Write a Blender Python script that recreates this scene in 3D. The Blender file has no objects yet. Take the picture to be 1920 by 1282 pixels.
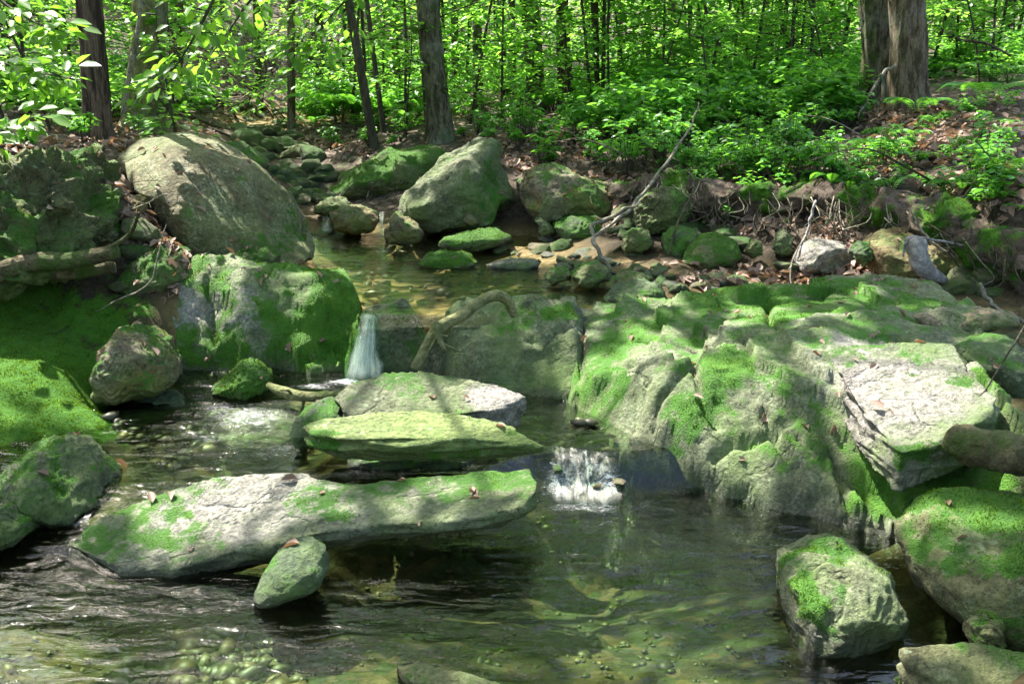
import bpy, bmesh, math, random
import numpy as np
from mathutils import Vector

random.seed(7)
RNG = np.random.default_rng(11)
SC = bpy.context.scene
COL = SC.collection
PI = math.pi

# ------------------------------------------------------------------ camera
H = 1.5
PITCH = math.radians(14.9)
FPX = 1844.0
cam_d = bpy.data.cameras.new("camera")
cam_d.sensor_width = 36.0
cam_d.lens = FPX / 1920 * 36
cam_d.clip_end = 500
cam_d.clip_start = 0.05
cam = bpy.data.objects.new("camera", cam_d)
cam.location = (0, 0, H)
cam.rotation_euler = (PI / 2 - PITCH, 0, 0)
COL.objects.link(cam)
SC.camera = cam
CP, SP = math.cos(PITCH), math.sin(PITCH)


def ray(px, py):
    u = (px - 960) / FPX
    v = -(py - 641) / FPX
    return np.array([u, CP + v * SP, -SP + v * CP])


def at(px, py, Y):
    d = ray(px, py)
    t = Y / d[1]
    return np.array([d[0] * t, Y, H + d[2] * t])


def atz(px, py, z):
    d = ray(px, py)
    t = (z - H) / d[2]
    return np.array([d[0] * t, d[1] * t, z])


# ------------------------------------------------------------------ sun
SUN_EL = math.radians(58)
SUN_AZ = np.array([-0.72, 0.69])
SUN_AZ = SUN_AZ / np.linalg.norm(SUN_AZ)
S = np.array([SUN_AZ[0] * math.cos(SUN_EL), SUN_AZ[1] * math.cos(SUN_EL), math.sin(SUN_EL)])

# ------------------------------------------------------------------ noise (numpy)


def _hash(ix, iy, iz, seed):
    h = (ix * 374761393 + iy * 668265263 + iz * 2147483647 + seed * 144665) & 0xFFFFFFFF
    h = ((h ^ (h >> 13)) * 1274126177) & 0xFFFFFFFF
    h = ((h ^ (h >> 16)) * 2246822519) & 0xFFFFFFFF
    return (h ^ (h >> 15)) & 0xFFFFFFFF


_G = np.array([[1, 1, 0], [-1, 1, 0], [1, -1, 0], [-1, -1, 0], [1, 0, 1], [-1, 0, 1], [1, 0, -1], [-1, 0, -1],
               [0, 1, 1], [0, -1, 1], [0, 1, -1], [0, -1, -1], [1, 1, 0], [-1, 1, 0], [0, -1, 1], [0, -1, -1]], float)


def perlin(p, seed=0):
    p = np.asarray(p, float)
    i = np.floor(p).astype(np.int64)
    f = p - i
    u = f * f * f * (f * (f * 6 - 15) + 10)
    out = np.zeros(len(p))
    for dx in (0, 1):
        wx = u[:, 0] if dx else 1 - u[:, 0]
        for dy in (0, 1):
            wy = u[:, 1] if dy else 1 - u[:, 1]
            for dz in (0, 1):
                wz = u[:, 2] if dz else 1 - u[:, 2]
                g = _G[_hash(i[:, 0] + dx, i[:, 1] + dy, i[:, 2] + dz, seed) & 15]
                d = g[:, 0] * (f[:, 0] - dx) + g[:, 1] * (f[:, 1] - dy) + g[:, 2] * (f[:, 2] - dz)
                out += wx * wy * wz * d
    return out


def fbm(p, freq, octv=4, seed=0, gain=0.5):
    a, o, n = 1.0, 0.0, 0.0
    p = np.asarray(p, float) * freq
    for k in range(octv):
        o = o + a * perlin(p + 17.3 * k, seed + k)
        n += a
        a *= gain
        p = p * 2.03
    return o / n * 1.5


def ridge(p, freq, octv=3, seed=0):
    a, o = 1.0, 0.0
    p = np.asarray(p, float) * freq
    for k in range(octv):
        o = o + a * (1 - np.abs(perlin(p + 9.1 * k, seed + k)) * 2.4)
        a *= 0.5
        p = p * 2.1
    return o / 1.75


def sstep(a, b, x):
    t = np.clip((x - a) / (b - a), 0, 1)
    return t * t * (3 - 2 * t)


def xyz(X, Y, Z=None):
    X = np.asarray(X, float)
    return np.stack([X.ravel(), np.asarray(Y, float).ravel(), (np.zeros(X.size) if Z is None else np.asarray(Z, float).ravel())], 1)


class RBF:
    def __init__(self, pts, c=0.25, smooth=0.0):
        pts = np.array(pts, float)
        self.p = pts[:, :2]
        self.c = c
        n = len(pts)
        K = self.k(self.p)
        K[np.arange(n), np.arange(n)] -= smooth
        A = np.zeros((n + 3, n + 3))
        A[:n, :n] = K
        A[:n, n] = 1
        A[:n, n + 1:] = self.p
        A[n, :n] = 1
        A[n + 1:, :n] = self.p.T
        b = np.concatenate([pts[:, 2], np.zeros(3)])
        self.w = np.linalg.solve(A, b)

    def k(self, q):
        d2 = ((q[:, None, :] - self.p[None]) ** 2).sum(-1)
        return np.sqrt(d2 + self.c ** 2)

    def __call__(self, x, y):
        x = np.asarray(x, float)
        q = np.stack([x.ravel(), np.asarray(y, float).ravel()], 1)
        out = np.zeros(len(q))
        n = len(self.p)
        for s in range(0, len(q), 20000):
            qq = q[s:s + 20000]
            out[s:s + 20000] = self.k(qq) @ self.w[:n] + self.w[n] + qq @ self.w[n + 1:]
        return out.reshape(x.shape)


# ------------------------------------------------------------------ mesh helpers
def new_mesh(name, V, F, smooth=True, attrs=None):
    """F: list of int arrays of faces (n,3) or (n,4)"""
    me = bpy.data.meshes.new(name)
    V = np.ascontiguousarray(V, dtype=np.float32)
    Fs = [np.asarray(f, dtype=np.int32) for f in (F if isinstance(F, list) else [F]) if len(f)]
    me.vertices.add(len(V))
    me.vertices.foreach_set("co", V.ravel())
    loops = np.concatenate([f.ravel() for f in Fs])
    tot = np.concatenate([np.full(len(f), f.shape[1], np.int32) for f in Fs])
    start = np.concatenate([[0], np.cumsum(tot)[:-1]]).astype(np.int32)
    me.loops.add(len(loops))
    me.loops.foreach_set("vertex_index", loops)
    me.polygons.add(len(tot))
    me.polygons.foreach_set("loop_start", start)
    me.polygons.foreach_set("loop_total", tot)
    if smooth:
        me.polygons.foreach_set("use_smooth", np.ones(len(tot), bool))
    me.update(calc_edges=True)
    for k, a in (attrs or {}).items():
        at_ = me.attributes.new(k, 'FLOAT', 'POINT')
        at_.data.foreach_set("value", np.ascontiguousarray(a, dtype=np.float32))
    return me


def tag(o, label=None, cat=None, group=None, kind=None):
    if label:
        o["label"] = label
    if cat:
        o["category"] = cat
    if group:
        o["group"] = group
    if kind:
        o["kind"] = kind
    return o


def obj(name, me, mat=None, parent=None, loc=(0, 0, 0)):
    o = bpy.data.objects.new(name, me)
    COL.objects.link(o)
    if mat is not None and me is not None and len(me.materials) == 0:
        me.materials.append(mat)
    o.location = loc
    if parent is not None:
        o.parent = parent
    return o


def empty(name, loc=(0, 0, 0)):
    o = bpy.data.objects.new(name, None)
    o.empty_display_size = 0.1
    COL.objects.link(o)
    o.location = loc
    return o


def vnormals(V, F):
    N = np.zeros_like(V)
    for f in F:
        a, b, c = V[f[:, 0]], V[f[:, 1]], V[f[:, 2]]
        if f.shape[1] == 4:
            n = np.cross(V[f[:, 2]] - a, V[f[:, 3]] - b)
        else:
            n = np.cross(b - a, c - a)
        for k in range(f.shape[1]):
            np.add.at(N, f[:, k], n)
    return N / (np.linalg.norm(N, axis=1, keepdims=True) + 1e-12)


def grid_faces(nu, nv, closed_u=False):
    """vertices index = u*nv+v"""
    uu = np.arange(nu if closed_u else nu - 1)
    vv = np.arange(nv - 1)
    a, b = np.meshgrid(uu, vv, indexing='ij')
    a, b = a.ravel(), b.ravel()
    a2 = (a + 1) % nu
    return np.stack([a * nv + b, a2 * nv + b, a2 * nv + b + 1, a * nv + b + 1], 1)


def catmull(P, n):
    P = np.array(P, float)
    if len(P) == 2:
        t = np.linspace(0, 1, n)[:, None]
        return P[0] * (1 - t) + P[1] * t
    Q = np.vstack([2 * P[0] - P[1], P, 2 * P[-1] - P[-2]])
    out = []
    m = len(P) - 1
    for s in np.linspace(0, m - 1e-6, n):
        i = int(s)
        t = s - i
        p0, p1, p2, p3 = Q[i], Q[i + 1], Q[i + 2], Q[i + 3]
        out.append(0.5 * ((2 * p1) + (-p0 + p2) * t + (2 * p0 - 5 * p1 + 4 * p2 - p3) * t * t + (-p0 + 3 * p1 - 3 * p2 + p3) * t ** 3))
    return np.array(out)


def tube(P, R, n=24, seg=10, rough=0.0, freq=6.0, seed=0, ridges=0, ridge_amp=0.0, cap=True):
    """tapered tube through P, radii R (interpolated); returns V,F,attr along"""
    C = catmull(P, n)
    R = np.interp(np.linspace(0, 1, n), np.linspace(0, 1, len(R)), R)
    T = np.gradient(C, axis=0)
    T /= np.linalg.norm(T, axis=1, keepdims=True) + 1e-9
    ref = np.array([0.31, 0.2, 0.93]) if abs(T[0][2]) < 0.8 else np.array([1.0, 0.05, 0.0])
    A = np.zeros_like(C)
    a = np.cross(T[0], ref)
    for i in range(n):
        a = a - T[i] * (a @ T[i])
        a /= np.linalg.norm(a) + 1e-9
        A[i] = a
    B = np.cross(T, A)
    th = np.linspace(0, 2 * PI, seg, endpoint=False)
    rr = np.ones((n, seg))
    if ridges:
        tt = np.linspace(0, 1, n)[:, None]
        rr += ridge_amp * np.sin(ridges * th[None] + 3 * np.sin(tt * 5 + seed))
    V = C[:, None] + (R[:, None] * rr)[..., None] * (np.cos(th)[None, :, None] * A[:, None] + np.sin(th)[None, :, None] * B[:, None])
    V = V.reshape(-1, 3)
    F = [grid_faces_tube(n, seg)]
    if rough:
        d = fbm(V + seed * 3.7, freq, 4, seed)
        ctr = np.repeat(C, seg, 0)
        dirv = V - ctr
        V = ctr + dirv * (1 + rough * d)[:, None]
    if cap:
        V = np.vstack([V, C[0], C[-1]])
        i0, i1 = n * seg, n * seg + 1
        k = np.arange(seg)
        F.append(np.stack([np.full(seg, i0), (k + 1) % seg, k], 1))
        F.append(np.stack([np.full(seg, i1), (n - 1) * seg + k, (n - 1) * seg + (k + 1) % seg], 1))
    return V, F


def grid_faces_tube(n, seg):
    i, k = np.meshgrid(np.arange(n - 1), np.arange(seg), indexing='ij')
    i, k = i.ravel(), k.ravel()
    k2 = (k + 1) % seg
    return np.stack([i * seg + k, i * seg + k2, (i + 1) * seg + k2, (i + 1) * seg + k], 1)


def merge(parts):
    """list of (V,F list[, attrs]) -> V,F"""
    Vs, Q, T, off = [], [], [], 0
    for V, F in parts:
        Vs.append(V)
        for f in (F if isinstance(F, list) else [F]):
            (Q if f.shape[1] == 4 else T).append(f + off)
        off += len(V)
    F = []
    if Q:
        F.append(np.concatenate(Q))
    if T:
        F.append(np.concatenate(T))
    return np.concatenate(Vs), F


def norm(a):
    return a / (np.linalg.norm(a, axis=-1, keepdims=True) + 1e-9)


def leaves(P, D, Nn, size, aspect=0.55, fold=0.25, droop=0.12, rnd=None):
    """leaf blades of 6 vertices; P stem points, D directions, Nn approx normals"""
    P, D, Nn = np.asarray(P, float), norm(np.asarray(D, float)), np.asarray(Nn, float)
    n = len(P)
    Sd = norm(np.cross(Nn, D))
    Nn = np.cross(D, Sd)
    L = np.broadcast_to(np.asarray(size, float), (n,))[:, None]
    W = L * aspect * 0.5
    up = Nn * L
    base = P
    tip = P + D * L - up * droop
    m1 = P + D * L * 0.32
    m2 = P + D * L * 0.68 - up * droop * 0.4
    l1 = m1 + Sd * W + up * fold * 0.25
    l2 = m2 + Sd * W * 0.82 + up * fold * 0.22
    r1 = m1 - Sd * W + up * fold * 0.25
    r2 = m2 - Sd * W * 0.82 + up * fold * 0.22
    V = np.stack([base, l1, l2, tip, r2, r1], 1).reshape(-1, 3)
    k = np.arange(n)[:, None] * 6
    F = np.concatenate([k + np.array([[0, 3, 2, 1]]), k + np.array([[0, 5, 4, 3]])])
    r = RNG.random(n) if rnd is None else rnd
    return V, [F.astype(np.int32)], np.repeat(r, 6)


def rand_unit(n, rng=RNG):
    v = rng.normal(size=(n, 3))
    return norm(v)


# ------------------------------------------------------------------ materials
def mat_new(name):
    m = bpy.data.materials.new(name)
    m.use_nodes = True
    m.node_tree.nodes.clear()
    return m


class NT:
    def __init__(self, m):
        self.t = m.node_tree
        self.n = self.t.nodes
        self.l = self.t.links

    def node(self, typ, ins=None, **kw):
        nd = self.n.new(typ)
        for k, v in kw.items():
            setattr(nd, k, v)
        for k, v in (ins or {}).items():
            s = nd.inputs[k]
            if isinstance(v, bpy.types.NodeSocket):
                self.l.new(v, s)
            else:
                s.default_value = v
        return nd

    def math(self, op, a, b=0.0, clamp=False):
        return self.node('ShaderNodeMath', {0: a, 1: b}, operation=op, use_clamp=clamp).outputs[0]

    def maprange(self, v, a, b, c=0.0, d=1.0, smooth=True):
        nd = self.node('ShaderNodeMapRange', {'Value': v, 'From Min': a, 'From Max': b, 'To Min': c, 'To Max': d},
                       interpolation_type='SMOOTHSTEP' if smooth else 'LINEAR')
        return nd.outputs[0]

    def mix(self, f, a, b, blend='MIX'):
        nd = self.node('ShaderNodeMix', data_type='RGBA', blend_type=blend)
        for i, v in ((0, f), (6, a), (7, b)):
            if isinstance(v, bpy.types.NodeSocket):
                self.l.new(v, nd.inputs[i])
            else:
                nd.inputs[i].default_value = v if i == 0 else (*v[:3], 1.0)
        return nd.outputs[2]

    def noise(self, vec, scale, detail=6, rough=0.6, dist=0.0):
        return self.node('ShaderNodeTexNoise', {'Vector': vec, 'Scale': scale, 'Detail': detail, 'Roughness': rough, 'Distortion': dist}).outputs[0]

    def attr(self, name):
        return self.node('ShaderNodeAttribute', attribute_name=name).outputs['Fac']

    def out(self, shader):
        self.node('ShaderNodeOutputMaterial', {'Surface': shader})


def ramp(nt, fac, stops):
    nd = nt.node('ShaderNodeValToRGB', {'Fac': fac})
    cr = nd.color_ramp
    while len(cr.elements) < len(stops):
        cr.elements.new(0.5)
    for e, (p, c) in zip(cr.elements, stops):
        e.position = p
        e.color = (*c, 1)
    return nd.outputs[0]


MOSS_DK = (0.018, 0.07, 0.004)
MOSS_LT = (0.095, 0.19, 0.008)


def rock_mat(name, a, b, pale=(0.36, 0.36, 0.34), stretch=(1, 1, 1), lichen=0.5, rust=0.0, bump=0.8, veins=True, green_tint=0.85):
    m = mat_new(name)
    t = NT(m)
    tc = t.node('ShaderNodeTexCoord')
    mp = t.node('ShaderNodeMapping', {'Vector': tc.outputs['Object'], 'Scale': stretch})
    v = mp.outputs[0]
    raw = tc.outputs['Object']
    n1 = t.noise(v, 4.0, 8, 0.62, 0.4)
    n2 = t.noise(v, 22.0, 8, 0.7)
    n3 = t.noise(raw, 9.0, 5, 0.6)
    n4 = t.noise(raw, 70.0, 4, 0.7)
    c = t.mix(t.maprange(n1, 0.32, 0.68), a, b)
    c = t.mix(t.maprange(n2, 0.35, 0.72, 0.0, 0.75), c, tuple(x * 0.42 for x in a), 'MIX')
    # lichen and worn pale spots; the pale mask also whitens sun patches
    lf = t.maprange(n3, 0.55 - 0.12 * lichen, 0.68, 0, 0.85)
    lf = t.math('MULTIPLY', lf, t.maprange(n4, 0.38, 0.6))
    c = t.mix(t.math('MULTIPLY', lf, lichen), c, pale)
    c = t.mix(t.attr('pale'), c, t.mix(t.maprange(n2, 0.35, 0.65), pale, tuple(x * 0.62 for x in pale)))
    if rust:
        rn = t.noise(raw, 3.0, 4, 0.5)
        c = t.mix(t.maprange(rn, 0.45, 0.62, 0, rust), c, (0.24, 0.105, 0.04))
    vs_ = t.node('ShaderNodeTexVoronoi', {'Vector': raw, 'Scale': 26.0, 'Randomness': 1.0})
    spots = t.math('MULTIPLY', t.maprange(vs_.outputs['Distance'], 0.34, 0.2), t.maprange(t.node('ShaderNodeSeparateColor', {0: vs_.outputs['Color']}).outputs[0], 0.55, 0.6))
    c = t.mix(t.math('MULTIPLY', spots, t.math('MULTIPLY', t.maprange(n3, .42, .56), .75)), c, (0.27, 0.31, 0.19))
    pit = t.math('MULTIPLY', t.maprange(t.noise(raw, 38.0, 5, .8), .56, .68), .75)
    c = t.mix(pit, c, (0.02, 0.024, 0.01))
    spk = t.maprange(n4, 0.3, 0.7, 0.45, 1.5, False)
    c = t.mix(1.0, c, t.node('ShaderNodeCombineColor', {0: spk, 1: spk, 2: spk}).outputs[0], 'MULTIPLY')
    al = t.noise(raw, 2.2, 6, 0.65)  # green tint joins thin moss film and green canopy light
    c = t.mix(t.math('MULTIPLY', t.maprange(al, 0.36, 0.66, 0, green_tint), t.math('SUBTRACT', 1.0, t.math('MULTIPLY', t.attr('pale'), 0.75))), c, t.mix(n2, (0.035, 0.08, 0.009), (0.115, 0.185, 0.03)))
    # moss
    ma = t.attr('moss')
    mn = t.noise(raw, 14.0, 7, 0.72)
    mf = t.maprange(t.math('ADD', ma, t.math('MULTIPLY', t.math('SUBTRACT', mn, 0.5), 1.9)), 0.35, 0.68)
    mcn = t.noise(raw, 6.0, 6, 0.7)
    mfine = t.noise(raw, 130.0, 3, 0.7)
    mc = ramp(t, t.math('ADD', t.math('MULTIPLY', mcn, 0.6), t.math('MULTIPLY', mfine, 0.4)),
              [(0.3, MOSS_DK), (0.52, (0.045, 0.14, 0.006)), (0.72, MOSS_LT)])
    c = t.mix(mf, c, mc)
    wet = t.attr('wet')
    c = t.mix(t.math('MULTIPLY', wet, 0.72), c, (0.012, 0.014, 0.008))
    rgh = t.maprange(wet, 0, 1, 0.8, 0.22, False)
    rgh = t.math('MAXIMUM', rgh, t.math('MULTIPLY', mf, 0.7))
    # relief
    bh = t.math('ADD', t.math('MULTIPLY', n2, 0.8), t.math('MULTIPLY', n4, 0.35))
    bh = t.math('SUBTRACT', bh, t.math('MULTIPLY', pit, .35))
    if veins:
        vo = t.node('ShaderNodeTexVoronoi', {'Vector': t.node('ShaderNodeVectorMath', {0: v, 1: t.node('ShaderNodeVectorMath', {0: t.node('ShaderNodeTexNoise', {'Vector': v, 'Scale': 5.0, 'Detail': 4.0}).outputs[1], 3: 0.35}, operation='SCALE').outputs[0]}, operation='ADD').outputs[0], 'Scale': 1.9}, feature='DISTANCE_TO_EDGE').outputs[0]
        crack = t.math('MAXIMUM', t.maprange(vo, 0.0, 0.03), t.maprange(t.noise(raw, 2.6, 4), 0.46, 0.54))
        bh = t.math('ADD', bh, t.math('MULTIPLY', crack, 0.35))
    bh = t.mix(mf, t.node('ShaderNodeCombineColor', {0: bh, 1: bh, 2: bh}).outputs[0],
               t.node('ShaderNodeCombineColor', {0: t.math('ADD', t.math('MULTIPLY', mfine, 0.8), mcn)}).outputs[0])
    bs = t.node('ShaderNodeSeparateColor', {0: bh}).outputs[0]
    bm = t.node('ShaderNodeBump', {'Height': bs, 'Strength': bump, 'Distance': 0.05})
    p = t.node('ShaderNodeBsdfPrincipled', {'Base Color': c, 'Roughness': rgh, 'Normal': bm.outputs[0], 'Specular IOR Level': 0.4})
    t.out(p.outputs[0])
    return m


def leaf_mat(name, dark, light, trans, tfac=0.5, rough=0.42, spec=0.5):
    m = mat_new(name)
    t = NT(m)
    r = t.attr('rnd')
    oi = t.node('ShaderNodeObjectInfo').outputs['Random']
    rr = t.math('ADD', t.math('MULTIPLY', r, 0.75), t.math('MULTIPLY', oi, 0.25))
    c = t.mix(rr, dark, light)
    tr = t.mix(rr, tuple(x * 0.55 for x in trans), trans)
    p = t.node('ShaderNodeBsdfPrincipled', {'Base Color': c, 'Roughness': rough, 'Specular IOR Level': spec})
    q = t.node('ShaderNodeBsdfTranslucent', {'Color': tr})
    mx = t.node('ShaderNodeMixShader', {0: tfac, 1: p.outputs[0], 2: q.outputs[0]})
    t.out(mx.outputs[0])
    return m


def bark_mat(name, a, b, moss=0.0, zscale=0.25, scale=14, lich=0.0, bump=0.9):
    m = mat_new(name)
    t = NT(m)
    tc = t.node('ShaderNodeTexCoord')
    v = t.node('ShaderNodeMapping', {'Vector': tc.outputs['Object'], 'Scale': (1, 1, zscale)}).outputs[0]
    n1 = t.noise(v, scale, 7, 0.68, 0.3)
    n2 = t.noise(v, scale * 4, 5, 0.7)
    n3 = t.noise(tc.outputs['Object'], 3.0, 5, 0.6)
    c = t.mix(t.maprange(n1, 0.42, 0.58), a, b)
    c = t.mix(t.maprange(n2, 0.4, 0.7, 0, 0.75), c, tuple(x * 0.45 for x in a))
    if lich:
        c = t.mix(t.math('MULTIPLY', t.maprange(n3, 0.52, 0.62), lich), c, (0.3, 0.31, 0.25))
    if moss:
        c = t.mix(t.maprange(t.noise(tc.outputs['Object'], 5.0, 6, 0.7), 0.62 - 0.3 * moss, 0.75 - 0.2 * moss, 0, 0.85), c, (0.05, 0.10, 0.012))
    h = t.math('ADD', n1, t.math('MULTIPLY', n2, 0.4))
    bm = t.node('ShaderNodeBump', {'Height': h, 'Strength': bump, 'Distance': 0.05})
    p = t.node('ShaderNodeBsdfPrincipled', {'Base Color': c, 'Roughness': 0.85, 'Normal': bm.outputs[0], 'Specular IOR Level': 0.25})
    t.out(p.outputs[0])
    return m


def moss_blade_mat():
    m = mat_new("moss_blades")
    t = NT(m)
    tc = t.node('ShaderNodeTexCoord')
    n = t.noise(tc.outputs['Object'], 9.0, 7, 0.75)
    r = t.attr('rnd')
    f = t.math('ADD', t.math('MULTIPLY', n, 0.6), t.math('MULTIPLY', r, 0.4))
    c = ramp(t, f, [(0.3, (0.075, 0.06, 0.015)), (0.4, (0.025, 0.085, 0.004)), (0.5, (0.065, 0.175, 0.007)), (0.72, (0.145, 0.22, 0.009))])
    p = t.node('ShaderNodeBsdfPrincipled', {'Base Color': c, 'Roughness': 0.7, 'Specular IOR Level': 0.25})
    q = t.node('ShaderNodeBsdfTranslucent', {'Color': t.mix(0.5, c, (0.16, 0.28, 0.012))})
    t.out(t.node('ShaderNodeMixShader', {0: 0.4, 1: p.outputs[0], 2: q.outputs[0]}).outputs[0])
    return m


M = {}
M['granite'] = rock_mat('granite', (0.105, 0.115, 0.06), (0.215, 0.225, 0.135), pale=(0.29, 0.265, 0.235))
M['olive_rock'] = rock_mat('olive_rock', (0.11, 0.11, 0.045), (0.23, 0.22, 0.11), pale=(0.38, 0.37, 0.3), lichen=0.6)
M['olive_brown'] = rock_mat('olive_brown', (0.115, 0.095, 0.045), (0.235, 0.2, 0.115), pale=(0.34, 0.31, 0.24), lichen=0.7, green_tint=0.5)
M['rust_rock'] = rock_mat('rust_rock', (0.15, 0.12, 0.075), (0.24, 0.2, 0.13), pale=(0.4, 0.36, 0.28), rust=0.9)
M['schist'] = rock_mat('schist', (0.13, 0.175, 0.05), (0.25, 0.295, 0.10), pale=(0.33, 0.30, 0.27), stretch=(1.0, 1.0, 6.0), lichen=0.4, veins=False, bump=0.7)
M['ledge'] = rock_mat('ledge', (0.085, 0.10, 0.05), (0.2, 0.215, 0.125), pale=(0.29, 0.265, 0.235), lichen=0.7, bump=0.6)
M['wet_shade_rock'] = rock_mat('wet_shade_rock', (0.05, 0.075, 0.04), (0.11, 0.14, 0.085), pale=(0.25, 0.27, 0.24), lichen=0.3)  # dark tones of wet stones; also hold the shade on shaded rocks
M['earth_rock'] = rock_mat('earth_rock', (0.085, 0.08, 0.032), (0.2, 0.185, 0.085), pale=(0.28, 0.26, 0.19), lichen=0.5, bump=0.9)
M['brown_rock'] = rock_mat('brown_rock', (0.16, 0.095, 0.045), (0.22, 0.15, 0.08), pale=(0.34, 0.28, 0.2), lichen=0.2, rust=0.7)
M['pale_rock'] = rock_mat('pale_rock', (0.19, 0.17, 0.145), (0.28, 0.255, 0.225), pale=(0.30, 0.265, 0.24), lichen=0.4)
M['tan_rock'] = rock_mat('tan_rock', (0.3, 0.22, 0.15), (0.4, 0.31, 0.22), pale=(0.45, 0.38, 0.3), lichen=0.3)
M['moss'] = moss_blade_mat()
M['leaf'] = leaf_mat('green_leaf', (0.035, 0.10, 0.012), (0.10, 0.20, 0.02), (0.30, 0.52, 0.03), 0.5)
M['leaf_far'] = leaf_mat('far_leaf', (0.045, 0.17, 0.02), (0.14, 0.33, 0.035), (0.36, 0.78, 0.08), 0.55)
M['leaf_beech'] = leaf_mat('beech_leaf', (0.045, 0.14, 0.014), (0.11, 0.25, 0.022), (0.27, 0.6, 0.04), 0.55, 0.38, 0.5)
M['leaf_herb'] = leaf_mat('herb_leaf', (0.035, 0.16, 0.02), (0.11, 0.31, 0.035), (0.25, 0.65, 0.05), 0.45, 0.45, 0.5)
M['fern'] = leaf_mat('fern_leaf', (0.03, 0.12, 0.025), (0.06, 0.18, 0.03), (0.16, 0.42, 0.05), 0.45)
M['dead_leaf'] = leaf_mat('dead_leaf', (0.13, 0.075, 0.045), (0.36, 0.25, 0.2), (0.34, 0.19, 0.09), 0.25, 0.6, 0.4)
M['bark_brown'] = bark_mat('bark_brown', (0.04, 0.026, 0.018), (0.2, 0.14, 0.095), moss=0.15, zscale=0.12, scale=26, bump=1.0)
M['bark_grey'] = bark_mat('bark_grey', (0.05, 0.045, 0.022), (0.2, 0.18, 0.11), moss=0.4, zscale=0.3, scale=24, lich=0.35, bump=1.0)
M['bark_moss'] = bark_mat('bark_moss', (0.16, 0.155, 0.055), (0.3, 0.28, 0.12), moss=0.45, zscale=0.4, scale=22, lich=0.4)
M['bark_thin'] = bark_mat('bark_thin', (0.045, 0.04, 0.025), (0.1, 0.085, 0.055), moss=0.2)
M['bark_tan'] = bark_mat('bark_tan', (0.075, 0.055, 0.03), (0.25, 0.2, 0.13), moss=0.15, zscale=0.25, scale=24, lich=0.2, bump=1.0)
M['deadwood'] = bark_mat('deadwood', (0.16, 0.14, 0.095), (0.32, 0.29, 0.22), moss=0.2, zscale=1.0, scale=25, bump=0.5)
M['deadwood_pale'] = bark_mat('deadwood_pale', (0.2, 0.18, 0.17), (0.36, 0.34, 0.32), moss=0.0, zscale=1.0, scale=25, bump=0.5)
M['driftwood'] = bark_mat('driftwood', (0.14, 0.15, 0.06), (0.27, 0.26, 0.12), moss=0.35, zscale=1.0, scale=18, bump=0.7)
M['rot_log'] = bark_mat('rot_log', (0.09, 0.07, 0.035), (0.2, 0.165, 0.09), moss=0.5, zscale=1.0, scale=16, bump=1.0)


def ground_mat():
    m = mat_new("forest_ground")
    t = NT(m)
    tc = t.node('ShaderNodeTexCoord')
    v = tc.outputs['Object']
    n1 = t.noise(v, 1.3, 6, 0.6)
    n2 = t.noise(v, 26.0, 8, 0.75)
    n3 = t.noise(v, 90.0, 4, 0.7)
    soil = t.mix(t.maprange(n2, 0.35, 0.65), (0.016, 0.012, 0.007), (0.055, 0.04, 0.022))
    vo = t.node('ShaderNodeTexVoronoi', {'Vector': v, 'Scale': 24.0, 'Randomness': 1.0})
    lit = t.mix(t.node('ShaderNodeSeparateColor', {0: vo.outputs['Color']}).outputs[0], (0.06, 0.04, 0.025), (0.2, 0.15, 0.12))
    litm = t.math('MULTIPLY', t.attr('litter'), t.maprange(t.math('ADD', n2, t.math('MULTIPLY', n1, 0.4)), 0.5, 0.75))
    c = t.mix(litm, soil, lit)
    mf = t.maprange(t.math('ADD', t.attr('moss'), t.math('MULTIPLY', t.math('SUBTRACT', t.noise(v, 11.0, 7, 0.7), 0.5), 1.4)), 0.42, 0.65)
    mc = ramp(t, t.math('ADD', t.math('MULTIPLY', n2, 0.6), t.math('MULTIPLY', n3, 0.4)), [(0.3, MOSS_DK), (0.52, (0.045, 0.14, 0.006)), (0.72, MOSS_LT)])
    c = t.mix(mf, c, mc)
    # stream bed of stones
    vb = t.node('ShaderNodeTexVoronoi', {'Vector': t.node('ShaderNodeVectorMath', {0: v, 1: t.node('ShaderNodeVectorMath', {0: t.node('ShaderNodeTexNoise', {'Vector': v, 'Scale': 6.0}).outputs[1], 3: 0.12}, operation='SCALE').outputs[0]}, operation='ADD').outputs[0], 'Scale': 17.0})
    bc = ramp(t, t.node('ShaderNodeSeparateColor', {0: vb.outputs['Color']}).outputs[0],
              [(0.0, (0.03, 0.03, 0.01)), (0.3, (0.055, 0.075, 0.02)), (0.55, (0.08, 0.11, 0.05)), (0.8, (0.13, 0.09, 0.035)), (1.0, (0.2, 0.15, 0.08))])
    bc = t.mix(t.maprange(n2, 0.35, 0.7, 0, 0.8), bc, (0.03, 0.035, 0.012))
    bc = t.mix(t.maprange(n1, 0.4, 0.62, 0, 0.55), bc, (0.15, 0.11, 0.05))
    yy = t.node('ShaderNodeSeparateXYZ', {0: v}).outputs[1]
    sand = t.mix(t.maprange(n2, .35, .7), (0.3, 0.21, 0.09), (0.13, 0.10, 0.035))
    bc = t.mix(t.maprange(yy, 4.5, 4.9, 0, .8), bc, sand)
    c = t.mix(t.attr('bed'), c, bc)
    h = t.math('ADD', n2, t.math('MULTIPLY', n3, 0.35))
    h = t.math('SUBTRACT', h, t.math('MULTIPLY', t.math('MULTIPLY', vb.outputs['Distance'], 1.0), t.attr('bed')))
    bm = t.node('ShaderNodeBump', {'Height': h, 'Strength': 0.8, 'Distance': 0.04})
    p = t.node('ShaderNodeBsdfPrincipled', {'Base Color': c, 'Roughness': 0.85, 'Normal': bm.outputs[0], 'Specular IOR Level': 0.25})
    t.out(p.outputs[0])
    return m


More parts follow.
